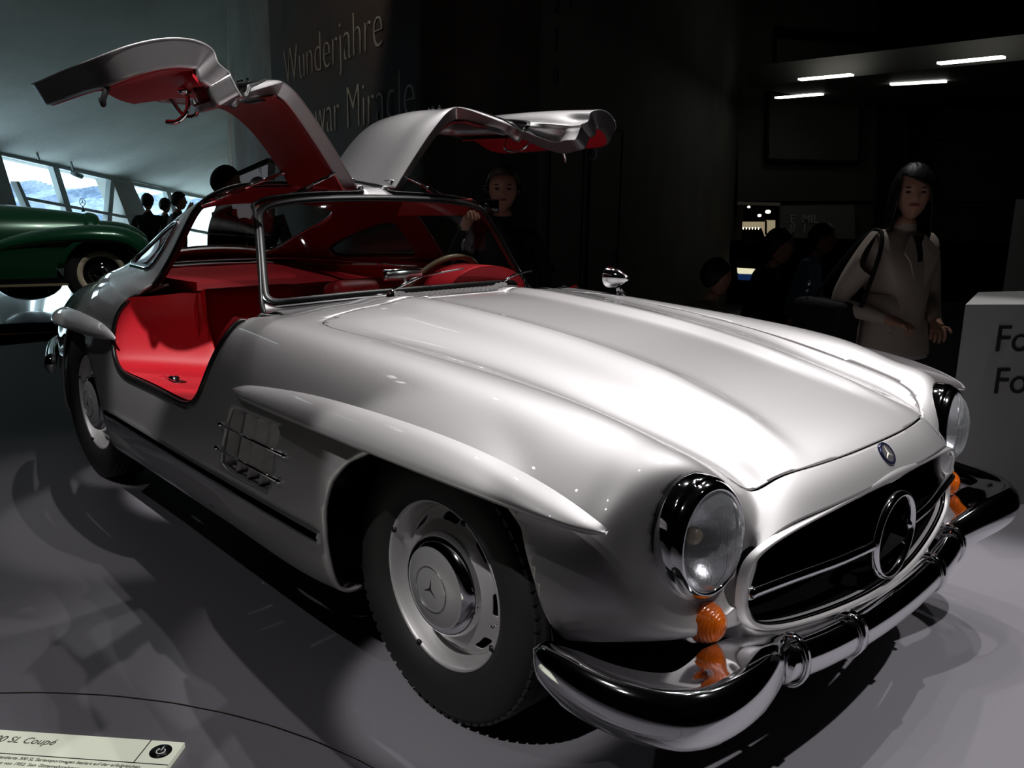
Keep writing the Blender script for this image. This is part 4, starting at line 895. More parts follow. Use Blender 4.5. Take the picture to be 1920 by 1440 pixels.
# inner wheel wells and underbody
for s in (-1, 1):
    for poly, x in ((FARCH, 0), (RARCH, 0)):
        mb = MB()
        q = poly if poly is RARCH else FARCH
        n = len(q)
        P = resample(np.array([w_ for w_ in q if w_[1] > .22]), 60)
        c0 = P.mean(0); Pg = c0+(P-c0)*1.03
        yo = .84 if x == 0 else .835
        a = [(p[0], s*(yo-max(0, -2.35-p[0])*.42), p[1]) for p in P]; b = [(p[0], s*.40, p[1]) for p in Pg]
        k = len(a); mb.add(a+b+[(c0[0], s*.40, c0[1])], [(i, i+1, k+i+1, k+i) for i in range(k-1)]+[(k+i, k+i+1, 2*k) for i in range(k-1)]); mb.build('wheel_well', black, CAR, smooth=False)
mb = MB()
mb.box((-1.3, 0, .22), (2.8, 1.30, .04)); mb.box((.2, 0, .40), (.78, .76, .04)); mb.box((.0, 0, .32), (.5, .78, .16)); mb.box((-2.4, 0, .34), (1.0, .7, .2))
mb.build('floor_pan', black, CAR, smooth=False)
# ---- wheel-arch brows
def brow(top, low, out, s, name='wheel_arch_brow'):
    """top edge on body, outer lip and under-edge, given as (x,y,z) rows of equal count; lofted"""
    n = 60; T, O, U = spl(top, n), spl(out, n), spl(low, n)
    V = []
    for t, o, u in zip(T, O, U):
        row = []
        for k in range(9):
            a = k/8; p = (1-a)**2*t+2*a*(1-a)*(np.array([t[0]*.5+o[0]*.5, t[1]*.25+o[1]*.75+.004, t[2]*.8+o[2]*.2]))+a*a*o; row.append(p)
        tp = min(1, abs(o[1]-t[1])/.03); row += [o+np.array([0, -.004, -.010])*tp, o*.6+u*.4+np.array([0, 0, -.004]), u]
        V += row
    V = np.array(V); V[:, 1] *= s; m = 12
    F = [(i*m+k, (i+1)*m+k, (i+1)*m+k+1, i*m+k+1) for i in range(n-1) for k in range(m-1)]
    if s < 0: F = [f[::-1] for f in F]
    return obj(name, V, F, paint, CAR)
ft = [(-.765,.868,.712),(-.66,.873,.738),(-.50,.874,.758),(-.30,.873,.775),(-.05,.872,.783),(.20,.868,.780),(.38,.862,.763),(.50,.855,.738),(.575,.848,.712),(.592,.838,.698)]
fo = [(-.765,.872,.706),(-.665,.900,.712),(-.50,.918,.718),(-.30,.930,.722),(-.05,.936,.724),(.20,.936,.724),(.38,.930,.722),(.50,.912,.714),(.57,.882,.704),(.598,.850,.696)]
fu = [(-.765,.868,.700),(-.66,.866,.695),(-.50,.866,.690),(-.30,.864,.690),(-.05,.862,.692),(.20,.860,.695),(.38,.855,.694),(.50,.848,.690),(.570,.842,.690),(.590,.832,.692)]
sh = np.array([-2.42, 0, .0])
rt = [(-2.86,.735,.66),(-2.78,.755,.705),(-2.66,.778,.735),(-2.50,.808,.758),(-2.30,.832,.770),(-2.10,.845,.772),(-1.95,.848,.765),(-1.85,.850,.752),(-1.78,.852,.735),(-1.755,.853,.722)]
ro = [(-2.86,.742,.65),(-2.78,.785,.672),(-2.66,.828,.690),(-2.50,.868,.705),(-2.30,.897,.715),(-2.10,.907,.722),(-1.95,.903,.724),(-1.85,.888,.723),(-1.78,.866,.720),(-1.752,.856,.716)]
ru = [(x, min(.845, np.interp(x, [-2.86, -2.5, -2.2], [.72, .80, .845])), z-.012) for x, y, z in ro]
for s in (-1, 1): brow(ft, fu, fo, s); brow(rt, ru, ro, s)
# ---- sill strips
for s in (-1, 1):
    xs = np.linspace(-1.93, -.305, 40)
    def yb(x): return np.interp(x, [-2.2, -1.8, -1.4, -1.1, -.8, -.4], [.862, .858, .867, .873, .877, .879])
    sec = np.array([(-.004, -.016), (.010, -.015), (.013, -.006), (.009, -.003), (.014, .002), (.010, .013), (-.004, .016)])
    mb = MB(); mb.tube([(x, s*(yb(x)-.004), .405-.006*(x+.3)*0) for x in xs], 1., sec=sec*(-s, 1)*(1, 1), up=(0, 0, 1)); mb.build('sill_strip', chrome, CAR, auto=30)
# jacking hole
for s in (-1, 1):
    mb = MB(); mb.lathe([(.0005, .002), (.012, .002), (.017, .005), (.020, .002)], (-1.02, s*.842, .292), 'y', 20, s); mb.build('jack_plug', rubber, CAR)
# ---- side vents: recess, fins, two bars
for s in (-1, 1):
    G = empty('side_vent', (0, 0, 0), CAR)
    c0 = VENT.mean(0); mb = MB(); n = len(VENT)
    a = [(p[0], s*.868, p[1]) for p in VENT]; q = c0+(VENT-c0)*.93; b = [(p[0], s*.825, p[1]) for p in q]
    mb.add(a+b, [(i, (i+1) % n, n+(i+1) % n, n+i) for i in range(n)]+[tuple(n+i for i in range(n))]); mb.build('vent_recess', paint, G, auto=40)
    tl, tr, bl, br = map(np.array, ((-.775,.655), (-.475,.66), (-.87,.452), (-.57,.445)))
    for k in range(4):
        f0, f1 = (k+.08)/4, (k+1.0)/4
        t0, t1, b0, b1 = tl+(tr-tl)*f0, tl+(tr-tl)*f1, bl+(br-bl)*f0, bl+(br-bl)*f1
        tm, bm_ = (t0+t1)/2, (b0+b1)/2; sk = .93
        def P3(p, y): p = c0+(p-c0)*sk; return (p[0], s*y, p[1])
        V = [P3(t0, .832), P3(t1, .866), P3(b1, .866), P3(b0, .832), P3(t1+(.012, 0), .832), P3(b1+(.012, 0), .832), P3(b1*.85+t1*.15-(.03, 0), .842)]
        obj('vent_fin', V, [(0, 1, 2, 3), (1, 4, 5, 2)], paint, G, smooth=False, solid=.0015)
    for zz in (.595, .515):
        x0 = np.interp(zz, [.452, .655], [-.87, -.775])-.025; x1 = x0+.375
        mb = MB(); mb.tube([(x0, s*.884, zz), ((x0+x1)/2, s*.888, zz-.003), (x1, s*.886, zz-.006)], .0052, 10)
        for xx in (x0, x1): mb.ell((xx, s*.885, zz-(.006 if xx == x1 else 0)), (.009, .008, .009), 12, 8); mb.tube([(xx, s*.885, zz), (xx, s*.868, zz)], .005, 8)
        mb.build('vent_bar', chrome, G)
# ---- headlamps
lens = glass_mat('lamp_lens', (.97, .98, 1), .22, .5)
_n, _l = lens.node_tree.nodes, lens.node_tree.links; _mx = _n.new('ShaderNodeMixShader'); _df = _n.new('ShaderNodeBsdfDiffuse'); _df.inputs[0].default_value = (.75, .78, .8, 1); _mx.inputs[0].default_value = .13
_o = [q for q in _n if q.type == 'OUTPUT_MATERIAL'][0]; _src = _o.inputs[0].links[0].from_socket; _l.new(_src, _mx.inputs[1]); _l.new(_df.outputs[0], _mx.inputs[2]); _l.new(_mx.outputs[0], _o.inputs[0])
reflector = mat('reflector', (.75, .75, .77), .28, 1., bump=.3, bscale=160)
for s in (-1, 1):
    H = empty('headlamp', (0, 0, 0), CAR)
    C = HLC*[1, s, 1]; 
    # local frame: axis a (forward, slightly out), tilt back
    ax = np.array([.985, s*.09, .06]); ax /= np.linalg.norm(ax); up = np.array([-.10, 0, .995]); up -= ax*(up@ax); up /= np.linalg.norm(up); sd = np.cross(up, ax)
    Rm = np.stack([ax, sd, up], 1)
    def ring(prof, n=64):
        V = []
        for (r, h, e) in prof:
            for k in range(n):
                a = 2*PI*k/n; V.append((h, r*math.cos(a)*.90, r*math.sin(a)*1.03))
        V = np.array(V)@Rm.T+C; m = len(prof)
        return V, [(i*n+k, (i+1)*n+k, (i+1)*n+(k+1) % n, i*n+(k+1) % n) for i in range(m-1) for k in range(n)]
    V, F = ring([(.112, -.030, 0), (.118, -.014, 0), (.1195, .000, 0), (.1185, .016, 0), (.116, .029, 0), (.113, .030, 0), (.112, .033, 0), (.108, .043, 0), (.102, .049, 0), (.097, .050, 0), (.094, .046, 0), (.093, .035, 0)]); obj('trim_ring', V, F, chrome, H)
    V, F = ring([(.112, -.026, 0), (.1195, -.012, 0), (.1195, -.006, 0)]); obj('lamp_seal', V, F, rubber, H)
    pr = np.array([(.0, .082), (.03, .080), (.055, .075), (.075, .066), (.088, .054), (.0945, .040)]); rr_ = np.linspace(0, .0945, 30); n_ = 220; V = []
    for r in rr_:
        h0 = np.interp(r, pr[:, 0], pr[:, 1])
        for k in range(n_):
            a = 2*PI*k/n_; y, z = r*math.cos(a), r*math.sin(a); fl = .0026*abs(math.sin(PI*y/.0085))*(1 if (z < -.012 or .012 < z < .055) and r < .088 else .15)
            V.append((h0-fl, y*.90, z*1.03))
    V = np.array(V)@Rm.T+C; obj('lens', V, [(i*n_+k, (i+1)*n_+k, (i+1)*n_+(k+1) % n_, i*n_+(k+1) % n_) for i in range(29) for k in range(n_)], lens, H)
    V, F = ring([(.094, .036, 0), (.090, .024, 0), (.085, .012, 0), (.075, -.001, 0), (.065, -.012, 0), (.04, -.026, 0), (.015, -.032, 0), (.0005, -.033, 0)]); obj('reflector', V, F, reflector, H)
    mb = MB(); mb.ell(C+ax*.0, (.018, .018, .018), 12, 8); mb.tube([C-ax*.03, C], .009, 10); mb.build('bulb', ivory, H)
# ---- amber indicators
def indicator(c, ax, R, L, name='indicator_lamp'):
    G = empty(name, (0, 0, 0), CAR); ax = np.array(ax, float); ax /= np.linalg.norm(ax); up = np.array([0, 0, 1.]); up -= ax*(up@ax); up /= np.linalg.norm(up); sd = np.cross(up, ax)
    Mx = np.stack([sd, up, ax], 1)
    mb = MB(); mb.lathe([(R*.9, -.045), (R*1.22, -.04), (R*1.25, -.01), (R*1.15, .004), (R*.9, .005)], c, 'z', 32, 1, Mx); mb.build('lamp_base', chrome, G)
    pr = [(R, .002)]+[(R*math.cos(a)**.8, .004+L*math.sin(a)) for a in np.linspace(.05, 1.5, 12)]+[(.0004, .004+L)]
    q = []
    for i, p in enumerate(pr): q.append(p); 
    mb = MB(); mb.lathe(resample(np.array(q), 30)+np.array([[.0022*((i % 3) == 0), 0] for i in range(30)]), c, 'z', 32, 1, Mx); mb.build('amber_lens', amber, G)
for s in (-1, 1): indicator((.640, s*.606, .463), (1, s*.02, .02), .040, .048)
# ---- grille
Gr = empty('grille', (0, 0, 0), CAR)
loop = [(.737,0,.632),(.733,.12,.631),(.724,.26,.625),(.708,.39,.612),(.694,.475,.592),(.686,.510,.565),(.683,.517,.53),(.682,.515,.49),(.688,.505,.455),(.698,.47,.428),(.714,.38,.408),(.733,.25,.396),(.747,.12,.390),(.751,0,.388)]
lp = np.array(loop); lp = np.concatenate([lp, (lp[::-1][1:-1])*[1, -1, 1]]); lp = closed_spl(lp, 200)
outv = lp-np.array([.7, 0, .51]); outv[:, 0] = 0; outv /= np.linalg.norm(outv, axis=1)[:, None]
prof = [(-.016, -.002), (-.008, -.003), (.000, .000), (.009, .005), (.012, .013), (.007, .022), (-.006, .028)]
def loopstrip(prof, name, m, par, sel=None):
    V = []; n = len(lp)
    for dx, do in prof: V += list(lp+np.array([dx, 0, 0])+outv*do)
    F = [(i*n+k, i*n+(k+1) % n, (i+1)*n+(k+1) % n, (i+1)*n+k) for i in range(len(prof)-1) for k in range(n)]
    return obj(name, V, F, m, par)
loopstrip(prof, 'grille_surround', paint, Gr)
loopstrip([(-.006, -.0045), (-.001, -.006), (.004, -.003), (.004, .001)], 'grille_edge_trim', chrome, Gr)
# black box behind
mb = MB(); n = len(lp); a = lp+np.array([-.014, 0, 0]); b = lp*[1, .9, 1]+np.array([-.30, 0, 0]); mb.add(list(a)+list(b), [(i, (i+1) % n, n+(i+1) % n, n+i) for i in range(n)]+[tuple(n+i for i in range(n))]); mb.build('air_duct', black, Gr, smooth=False)
# chin below
cu = [q for q in loop[7:]]; cu = spl(np.array(cu), 40); V = []; pr = [(-.004, -.020), (-.002, -.030), (-.012, -.050), (-.035, -.075), (-.09, -.085)]
for y in (-1, 1):
    pass
cc = np.concatenate([cu, (cu[::-1][1:])*[1, -1, 1]]); k = len(cc); ends = np.abs(cc[:, 1])/.515; w = 1-np.clip(ends, 0, 1)**6*.35
for dx, dz in pr: V += [tuple(p+np.array([dx, 0, dz*ww])) for p, ww in zip(cc, w)]
obj('chin_panel', V, [(i*k+j, i*k+j+1, (i+1)*k+j+1, (i+1)*k+j) for i in range(len(pr)-1) for j in range(k-1)], paint, CAR, solid=.003)
# bars and star
SC = np.array([.752, 0, .503]); SR = .098
for s in (-1, 1):
    P = spl([(.692, s*.525, .508), (.715, s*.38, .508), (.738, s*.23, .506), (.748, s*(SR-.012), .504)], 30)
    a = np.linspace(0, 2*PI, 14, endpoint=False); mb = MB(); mb.tube(P, 1., sec=np.stack([.012*np.cos(a), .0125*np.sin(a)], 1)); mb.build('grille_bar', chrome, Gr)
Sg = empty('grille_star', (0, 0, 0), Gr)
mb = MB(); mb.tube([(SC[0], SC[1]+SR*math.cos(a), SC[2]+SR*math.sin(a)) for a in np.linspace(0, 2*PI, 72, endpoint=False)], 1., closed=True, up=(1, 0, 0), sec=np.array([(-.007, -.010), (.007, -.010), (.0085, .0), (.004, .012), (-.004, .012), (-.0085, 0)])); mb.build('star_ring', chrome, Sg)
V, F = star_mesh(SR, .17, .30); V2 = V*[1, -.6, 1]; 
obj('star', np.concatenate([V, V2])[:, [1, 0, 2]]*[1, 1, 1]+SC, F+[tuple(i+len(V) for i in f[::-1]) for f in F], chrome, Sg, smooth=False)
# nose badge
nb = np.array([.7165, 0, .689]); bn = np.array([.80, 0, .60]); bn /= np.linalg.norm(bn); bu = np.array([-bn[2], 0, bn[0]]); Mx = np.stack([np.array([0, 1., 0]), bu, bn], 1)
Bd = empty('nose_badge', (0, 0, 0), CAR)
mb = MB(); mb.lathe([(.0280, -.002), (.0285, .003), (.026, .005), (.021, .0045)], nb, 'z', 40, 1, Mx); mb.build('badge_ring', mat('badge_blue', (.03, .035, .09), .2, .6, 1.), Bd)
mb = MB(); mb.lathe([(.021, .004), (.0004, .005)], nb, 'z', 40, 1, Mx); mb.build('badge_face', alu, Bd)
V, F = star_mesh(.0205, .18, .12); V = V[:, [0, 2, 1]]*[-1, 1, 1]; obj('badge_star', (V+[0, 0, .0045])@Mx.T+nb, F, mat('pale_enamel', (.8, .78, .7), .3), Bd, smooth=False)
# ---- front bumper
def sweep(name, path, prof_fn, m, par, n=80, **k):
    P = spl(path, n); T = np.gradient(P, axis=0); T[:, 2] = 0; T /= np.linalg.norm(T, axis=1)[:, None]
    N = np.stack([T[:, 1], -T[:, 0], T[:, 0]*0], 1); V = []
    for i in range(n):
        pr = prof_fn(i/(n-1))
        for o, z in pr: V.append(P[i]+N[i]*o+np.array([0, 0, z]))
    mm = len(pr); F = [(i*mm+j, (i+1)*mm+j, (i+1)*mm+j+1, i*mm+j+1) for i in range(n-1) for j in range(mm-1)]
    F += [tuple(range(mm)), tuple((n-1)*mm+j for j in range(mm))[::-1]]
    return obj(name, V, F, m, par, **k)
Bm = empty('front_bumper', (0, 0, 0), CAR)
a = np.linspace(-.45, 1.45, 22)*PI-PI/2
def cbar(t): 
    q = np.linspace(-.70*PI, .75*PI, 24); return [(.032*math.cos(x)-.0, .041*math.sin(x)) for x in q]
sweep('centre_bar', [(.738, -.46, .352), (.760, -.33, .344), (.774, -.17, .340), (.780, 0, .340), (.774, .17, .340), (.760, .33, .344), (.738, .46, .352)], cbar, chrome, Bm)
for s in (-1, 1):
    path = np.array([(.738, .425, .352), (.752, .480, .362), (.772, .545, .378), (.795, .640, .392), (.797, .735, .395), (.768, .812, .394), (.705, .862, .395), (.625, .887, .398), (.550, .893, .404), (.490, .886, .410), (.455, .868, .414)])
    def wing(t):
        # front surface z from top shelf to bottom curl
        h = np.interp(t, [0, .08, .2, .5, .8, .93, 1], [.048, .050, .056, .058, .054, .042, .02]); sh = np.interp(t, [0, .1, .3, .55, .8, 1], [.06, .085, .115, .085, .05, .01])
        b = np.interp(t, [0, .1, .5, .9, 1], [.012, .016, .022, .014, .004])
        return [(-sh, h*.80), (-sh*.6, h*.83), (-.030, h*.88), (-.014, h*.97), (-.004, h*.90), (.006+b*.3, h*.62), (b*.9, h*.25), (b, -h*.1), (b*.8, -h*.45), (b*.2, -h*.78), (-.012, -h*.98), (-.030, -h*1.04), (-.050, -h*.98)]
    path = path*[1, s, 1]
    if s < 0: sweep('bumper_wing', path[::-1], lambda t: [(o, z) for o, z in wing(1-t)], chrome, Bm)
    else: sweep('bumper_wing', path, wing, chrome, Bm)
    # end ring where wing meets bar, and clip
    def clipring(name, y, x, z, rx, rz, w, off=0.):
        P = [(x-.004+rx*math.cos(q), 0, z+rz*math.sin(q)) for q in np.linspace(-.72*PI, .80*PI, 36)]
        mb = MB(); P = np.array(P); P[:, 1] = s*y
        mb.tube(P, 1., up=(0, 1, 0), sec=np.array([(-.004, -w), (.004, -w*.7), (.006, 0), (.004, w*.7), (-.004, w)])); mb.build(name, chrome, Bm)
    clipring('bumper_clamp', .225, .771, .341, .037, .047, .014)
    clipring('wing_end_ring', .427, .746, .350, .038, .053, .007)
# rear bumper, simple wrap
def rb(t): 
    q = np.linspace(-.75*PI, .75*PI, 16); return [(.03*math.cos(x), .05*math.sin(x)) for x in q]
sweep('rear_bumper', [(-3.0, .76, .42), (-3.35, .66, .42), (-3.70, .46, .42), (-3.82, 0, .42), (-3.70, -.46, .42), (-3.35, -.66, .42), (-3.0, -.76, .42)], rb, chrome, CAR)
# ---- cowl vent, wipers, fender mirror
mb = MB(); cv = mat('cowl_vent_chrome', (.55, .5, .5), .15, 1.)
def hz(x, y): 
    d = (BV[:, 0]-x)**2+(BV[:, 1]-y)**2+np.where(BV[:, 2] < .6, 9, 0); return BV[np.argmin(d), 2]
G = empty('cowl_vent', (0, 0, 0), CAR)
mb.box((-.845, 0, hz(-.845, 0)+.001), (.055, .52, .006), bev=.002); mb.build('vent_plate', cv, G)
n = 24; finm = mat('fin_silver', (.75, .72, .73), .3, .7)
for k in range(n):
    y = -.245+.49*k/(n-1); z = hz(-.845, y)+.005; mb = MB()
    V = [(-.868, y-.008, z), (-.822, y-.008, z), (-.822, y+.006, z), (-.868, y+.006, z), (-.862, y+.004, z+.012), (-.828, y+.004, z+.012)]
    obj('vent_fin', V, [(0, 1, 5, 4), (4, 5, 2, 3), (0, 4, 3), (1, 2, 5)], finm, G, smooth=False)
for y0, q, b in ((-.25, (-1.045, -.033, .948), (-1.045, .219, .975)), (.262, (-1.05, .487, .93), (-1.06, .61, .945))):
    Wp = empty('wiper', (0, 0, 0), CAR); z0 = hz(-.85, y0)
    mb = MB(); mb.lathe([(.018, 0), (.019, .010), (.012, .016), (.009, .024), (.0005, .028)], (-.86, y0, z0-.004), 'z', 20); mb.build('wiper_pivot', chrome, Wp)
    a = np.array((-.86, y0, z0+.020)); q = np.array(q); b = np.array(b); m_ = q*.45+b*.55
    mb = MB(); mb.tube([a, a*.5+m_*.5+[.01, 0, .014], m_+[.004, 0, .006]], [.0045, .0038, .0028], 8); mb.build('wiper_arm', chrome, Wp)
    mb = MB(); mb.tube(spl([q, (q+b)/2+[.004, 0, .003], b], 12), .0032, 8); mb.build('wiper_blade', alu, Wp)
MrC = np.array((-.668, .690, .945)); Mr = empty('fender_mirror', (0, 0, 0), CAR)
mb = MB(); pr = spl([(.0005, .066), (.008, .064), (.012, .056), (.024, .036), (.036, .010), (.041, -.010), (.043, -.024), (.0435, -.034), (.038, -.036)], 30)
mb.lathe(pr, MrC, 'x', 36, 1, np.array([(.995, .05, 0), (-.05, .995, 0), (0, 0, 1.)])); mb.build('mirror_shell', chrome, Mr)
mb = MB(); mb.lathe([(.039, -.034), (.0005, -.036)], MrC, 'x', 36); mb.build('mirror_glass', reflector, Mr)
mb = MB(); mb.tube([(-.655, .690, .905), (-.648, .690, .880), (-.645, .692, .868)], [.009, .011, .020], 14); mb.tube([(-.640, .69, .90), (-.615, .69, .872)], .006, 8); mb.build('mirror_foot', chrome, Mr)
# ---- interior
def sheet(rows, name, m, k=30, **kw):
    R_ = np.array(rows, float); s = Surf(R_, 10, 10); a, b = s.L.shape[:2]; V = s.L.reshape(-1, 3)
    F = [(i*b+j, i*b+j+1, (i+1)*b+j+1, (i+1)*b+j) for i in range(a-1) for j in range(b-1)]
    return obj(name, V, F, m, CAR, **kw)
for s in (-1, 1):
    # sill saddle following the lower door cut: outer lip -> inner edge -> drop
    path = [(-1.74,.800,.868),(-1.795,.825,.80),(-1.798,.842,.71),(-1.765,.850,.635),(-1.67,.853,.612),(-1.50,.858,.614),(-1.30,.862,.614),(-1.12,.864,.612),(-1.03,.864,.635),(-.985,.860,.68),(-.950,.850,.75),(-.935,.825,.83),(-.95,.77,.885)]
    dep = [(-1.60,.585,.89),(-1.62,.575,.80),(-1.60,.565,.70),(-1.56,.56,.625),(-1.50,.555,.59),(-1.40,.555,.578),(-1.28,.56,.575),(-1.16,.57,.58),(-1.08,.60,.60),(-1.02,.64,.65),(-.98,.68,.72),(-.96,.70,.80),(-.97,.69,.87)]
    rows = []
    P, Q = np.array(path), np.array(dep)
    for f in (0, .12, .45, .8, 1.): 
        r = P*(1-f)+Q*f; r[:, 2] += -.012*math.sin(PI*f)*0; 
        if f == .12: r[:, 2] += .002
        rows.append(r)
    low = Q.copy(); low[:, 1] -= .015; low[:, 2] -= .05; rows.append(low); low2 = Q.copy(); low2[:, 1] -= .02; low2[:, 2] = np.minimum(low2[:, 2]-.2, .35); rows.append(low2)
    rows = np.array(rows)*[1, s, 1]; sheet(rows, 'door_sill', red)
    mb = MB(); mb.box((-1.46, s*.775, .604), (.15, .05, .008), np.array([(1, 0, 0), (0, 1, 0), (0, 0, 1)]), bev=.003); mb.tube([(-1.50, s*.775, .61), (-1.42, s*.775, .61)], .010, 10); mb.ell((-1.44, s*.765, .612), (.016, .012, .010), 12, 8); mb.build('striker_plate', chrome, CAR)
def cab(name, mb, m, **k): return mb.build(name, m, CAR, **k)
# seats
for s in (-1, 1):
    St = empty('seat', (0, 0, 0), CAR)
    mb = MB(); mb.box((-1.45, s*.30, .36), (.50, .44, .14), bev=.05); mb.build('seat_cushion', red, St)
    Rm = Matrix.Rotation(math.radians(-16), 3, 'Y'); mb = MB(); mb.box((-1.76, s*.30, .62), (.13, .44, .52), np.array(Rm), bev=.05); mb.build('backrest', red, St)
# tunnel, dash, bulkhead, shelf
mb = MB(); mb.box((-1.35, 0, .36), (.9, .16, .26), bev=.04); cab('centre_tunnel', mb, red)
mb = MB(); mb.tube([(-1.04, -.60, .80), (-1.04, .60, .80)], .06, 20); mb.box((-1.02, 0, .74), (.10, 1.2, .14), bev=.02); mb.box((-.95, 0, .55), (.06, 1.2, .45)); cab('dashboard', mb, red_d)
mb = MB(); mb.box((-2.02, 0, .58), (.05, 1.24, .50), bev=.01); cab('rear_bulkhead', mb, red)
rows = [[(-2.0,-.62,.82),(-2.0,-.3,.83),(-2.0,0,.83),(-2.0,.3,.83),(-2.0,.62,.82)],[(-2.35,-.55,.84),(-2.35,-.28,.85),(-2.35,0,.85),(-2.35,.28,.85),(-2.35,.55,.84)],[(-2.75,-.44,.87),(-2.75,-.2,.88),(-2.75,0,.88),(-2.75,.2,.88),(-2.75,.44,.87)]]
sheet(rows, 'parcel_shelf', red)
# inner quarter walls
for s in (-1, 1):
    rows = [[(-1.60,.60,.925),(-1.62,.60,.75),(-1.66,.60,.45)],[(-1.9,.64,.930),(-1.9,.62,.78),(-1.9,.62,.45)],[(-2.2,.59,.925),(-2.2,.58,.80),(-2.2,.58,.5)],[(-2.5,.52,.915),(-2.5,.51,.82),(-2.5,.5,.6)],[(-2.78,.43,.895),(-2.78,.42,.85),(-2.78,.42,.7)]]
    sheet(np.array(rows)*[1, s, 1], 'quarter_trim', red)
# chrome luggage rails along the back edge and shelf strip
P = spl([(-1.95,-.60,.900),(-2.2,-.585,.905),(-2.5,-.50,.905),(-2.74,-.36,.905),(-2.80,0,.908),(-2.74,.36,.905),(-2.5,.50,.905),(-2.2,.585,.905),(-1.95,.60,.900)], 80)
mb = MB(); mb.tube(P, .006, 8); cab('shelf_rail', mb, chrome)
mb = MB(); mb.tube([(-2.015, -.60, .832), (-2.015, .60, .832)], .006, 8); cab('bulkhead_rail', mb, chrome)
# passenger grab / steering wheel
Sw = empty('steering_wheel', (0, 0, 0), CAR)
c = np.array((-1.36, .365, .835)); n_ = np.array((-.86, 0, .51)); n_ /= np.linalg.norm(n_); sd = np.array((0, 1., 0)); up = np.cross(n_, sd); R = .195
circ = lambda R: [c+R*(math.cos(a)*sd+math.sin(a)*up) for a in np.linspace(0, 2*PI, 64, endpoint=False)]
mb = MB(); mb.tube(circ(R), [.0125+.0012*math.sin(i*PI/1.0) for i in range(64)], 12, closed=True); mb.build('steering_rim', ivory, Sw)
for k, a in enumerate((0, PI, -PI/2)):
    mb = MB(); mb.tube([c-n_*.03, c+R*(math.cos(a)*sd+math.sin(a)*up)], .008, 8); mb.build('spoke', chrome, Sw)
mb = MB(); mb.lathe([(.0005, .0), (.035, -.005), (.045, -.03), (.03, -.05), (.02, -.2)], c, 'z', 24, 1, np.stack([sd, up, n_], 1)); mb.build('hub', ivory, Sw)
# instrument hood (half dome)
mb = MB(); V = []; n = 28; m = 12
for i in range(m+1):
    t = i/m; 
    for k in range(n+1):
        a = PI*k/n; V.append((-1.05-.17*t, .355+.205*math.cos(a)*(1-.03*t), .875+(.105*math.sin(a))*(1-.02*t)))
mb.add(V, [(i*(n+1)+k, i*(n+1)+k+1, (i+1)*(n+1)+k+1, (i+1)*(n+1)+k) for i in range(m) for k in range(n)]+[tuple(range(n+1)), tuple(m*(n+1)+k for k in range(n+1))[::-1]]); mb.build('instrument_hood', red, CAR, auto=50)
# dash-top mirror
Dm = empty('interior_mirror', (0, 0, 0), CAR)
mb = MB(); mb.tube([(-1.10, .0, .90), (-1.13, .0, .945)], .006, 10); mb.lathe([(.022, 0), (.018, .01), (.006, .014)], (-1.10, 0, .895), 'z', 16); mb.build('mirror_stem', chrome, Dm)
mb = MB(); mb.box((-1.14, .0, .958), (.022, .175, .045), bev=.010); mb.build('mirror_case', chrome, Dm)
mb = MB(); mb.box((-1.126, .0, .955), (.002, .155, .033)); mb.build('mirror_glass', reflector, Dm)
# sun visor on the left
mb = MB(); mb.box((-1.315, .30, 1.205), (.018, .36, .085), np.array(Matrix.Rotation(math.radians(38), 3, 'Y')), bev=.008); mb.build('sun_visor', red_d, CAR)
# gear lever
mb = MB(); mb.tube([(-1.28, 0, .48), (-1.33, 0, .66)], .008, 10); mb.ell((-1.335, 0, .675), (.022, .022, .022), 14, 8); mb.build('gear_lever', chrome, CAR)
# firewall block to stop seeing through under the hood
mb = MB(); mb.box((-.90, 0, .60), (.03, 1.30, .50)); mb.build('firewall', black, CAR, smooth=False)
# ================================================================== PEOPLE
skin = mat('skin', (.50, .27, .19), .55); hair_b = mat('hair_black', (.010, .008, .007), .5); hair_br = mat('hair_brown', (.06, .04, .025), .55)
cl_dark = mat('dark_cloth', (.010, .010, .012), .8); cl_black = mat('black_cloth', (.006, .006, .006), .8); cl_cream = mat('cream_cloth', (.50, .42, .36), .8, bump=.4, bscale=35); cl_white = mat('white_cloth', (.62, .60, .56), .8)
cl_blue = mat('blue_shirt', (.22, .36, .52), .8); cl_olive = mat('grey_olive_cloth', (.22, .21, .17), .8, bump=.5, bscale=25); lip = mat('lip', (.30, .07, .06), .5); eye_m = mat('eye', (.03, .02, .02), .2)
def head_verts(R=.098, H=.125, n=40, m=28):
    V = []
    for i in range(m+1):
        ph = -PI/2+PI*i/m
        for k in range(n):
            th = 2*PI*k/n; x, y, z = math.cos(ph)*math.cos(th), math.cos(ph)*math.sin(th), math.sin(ph)
            X, Y, Z = x*R*(1.02 if x > 0 else 1.08), y*R*.84, z*H
            if z < 0: t = -z; Y *= 1-.24*t; X *= 1-.16*t if x > 0 else 1-.5*t; X += .012*t
            g = lambda a, b, s: math.exp(-((y-a)**2+(z-b)**2)/s**2) if x > 0 else 0
            X += .022*g(0, -.16, .12)+.010*g(0, .02, .10)+.006*g(0, -.48, .22)+.010*g(0, -.80, .20)
            X -= .012*g(.36, .02, .17)+.012*g(-.36, .02, .17)+.005*g(0, -.34, .10); X += .005*g(.35, .22, .2)+.005*g(-.35, .22, .2)
            if abs(x) < .35 and abs(z+.05) < .25: Y *= 1.0
            V.append((X, Y, Z))
    F = [(i*n+k, i*n+(k+1) % n, (i+1)*n+(k+1) % n, (i+1)*n+k) for i in range(m) for k in range(n)]
    return np.array(V), F
HV, HF = head_verts()
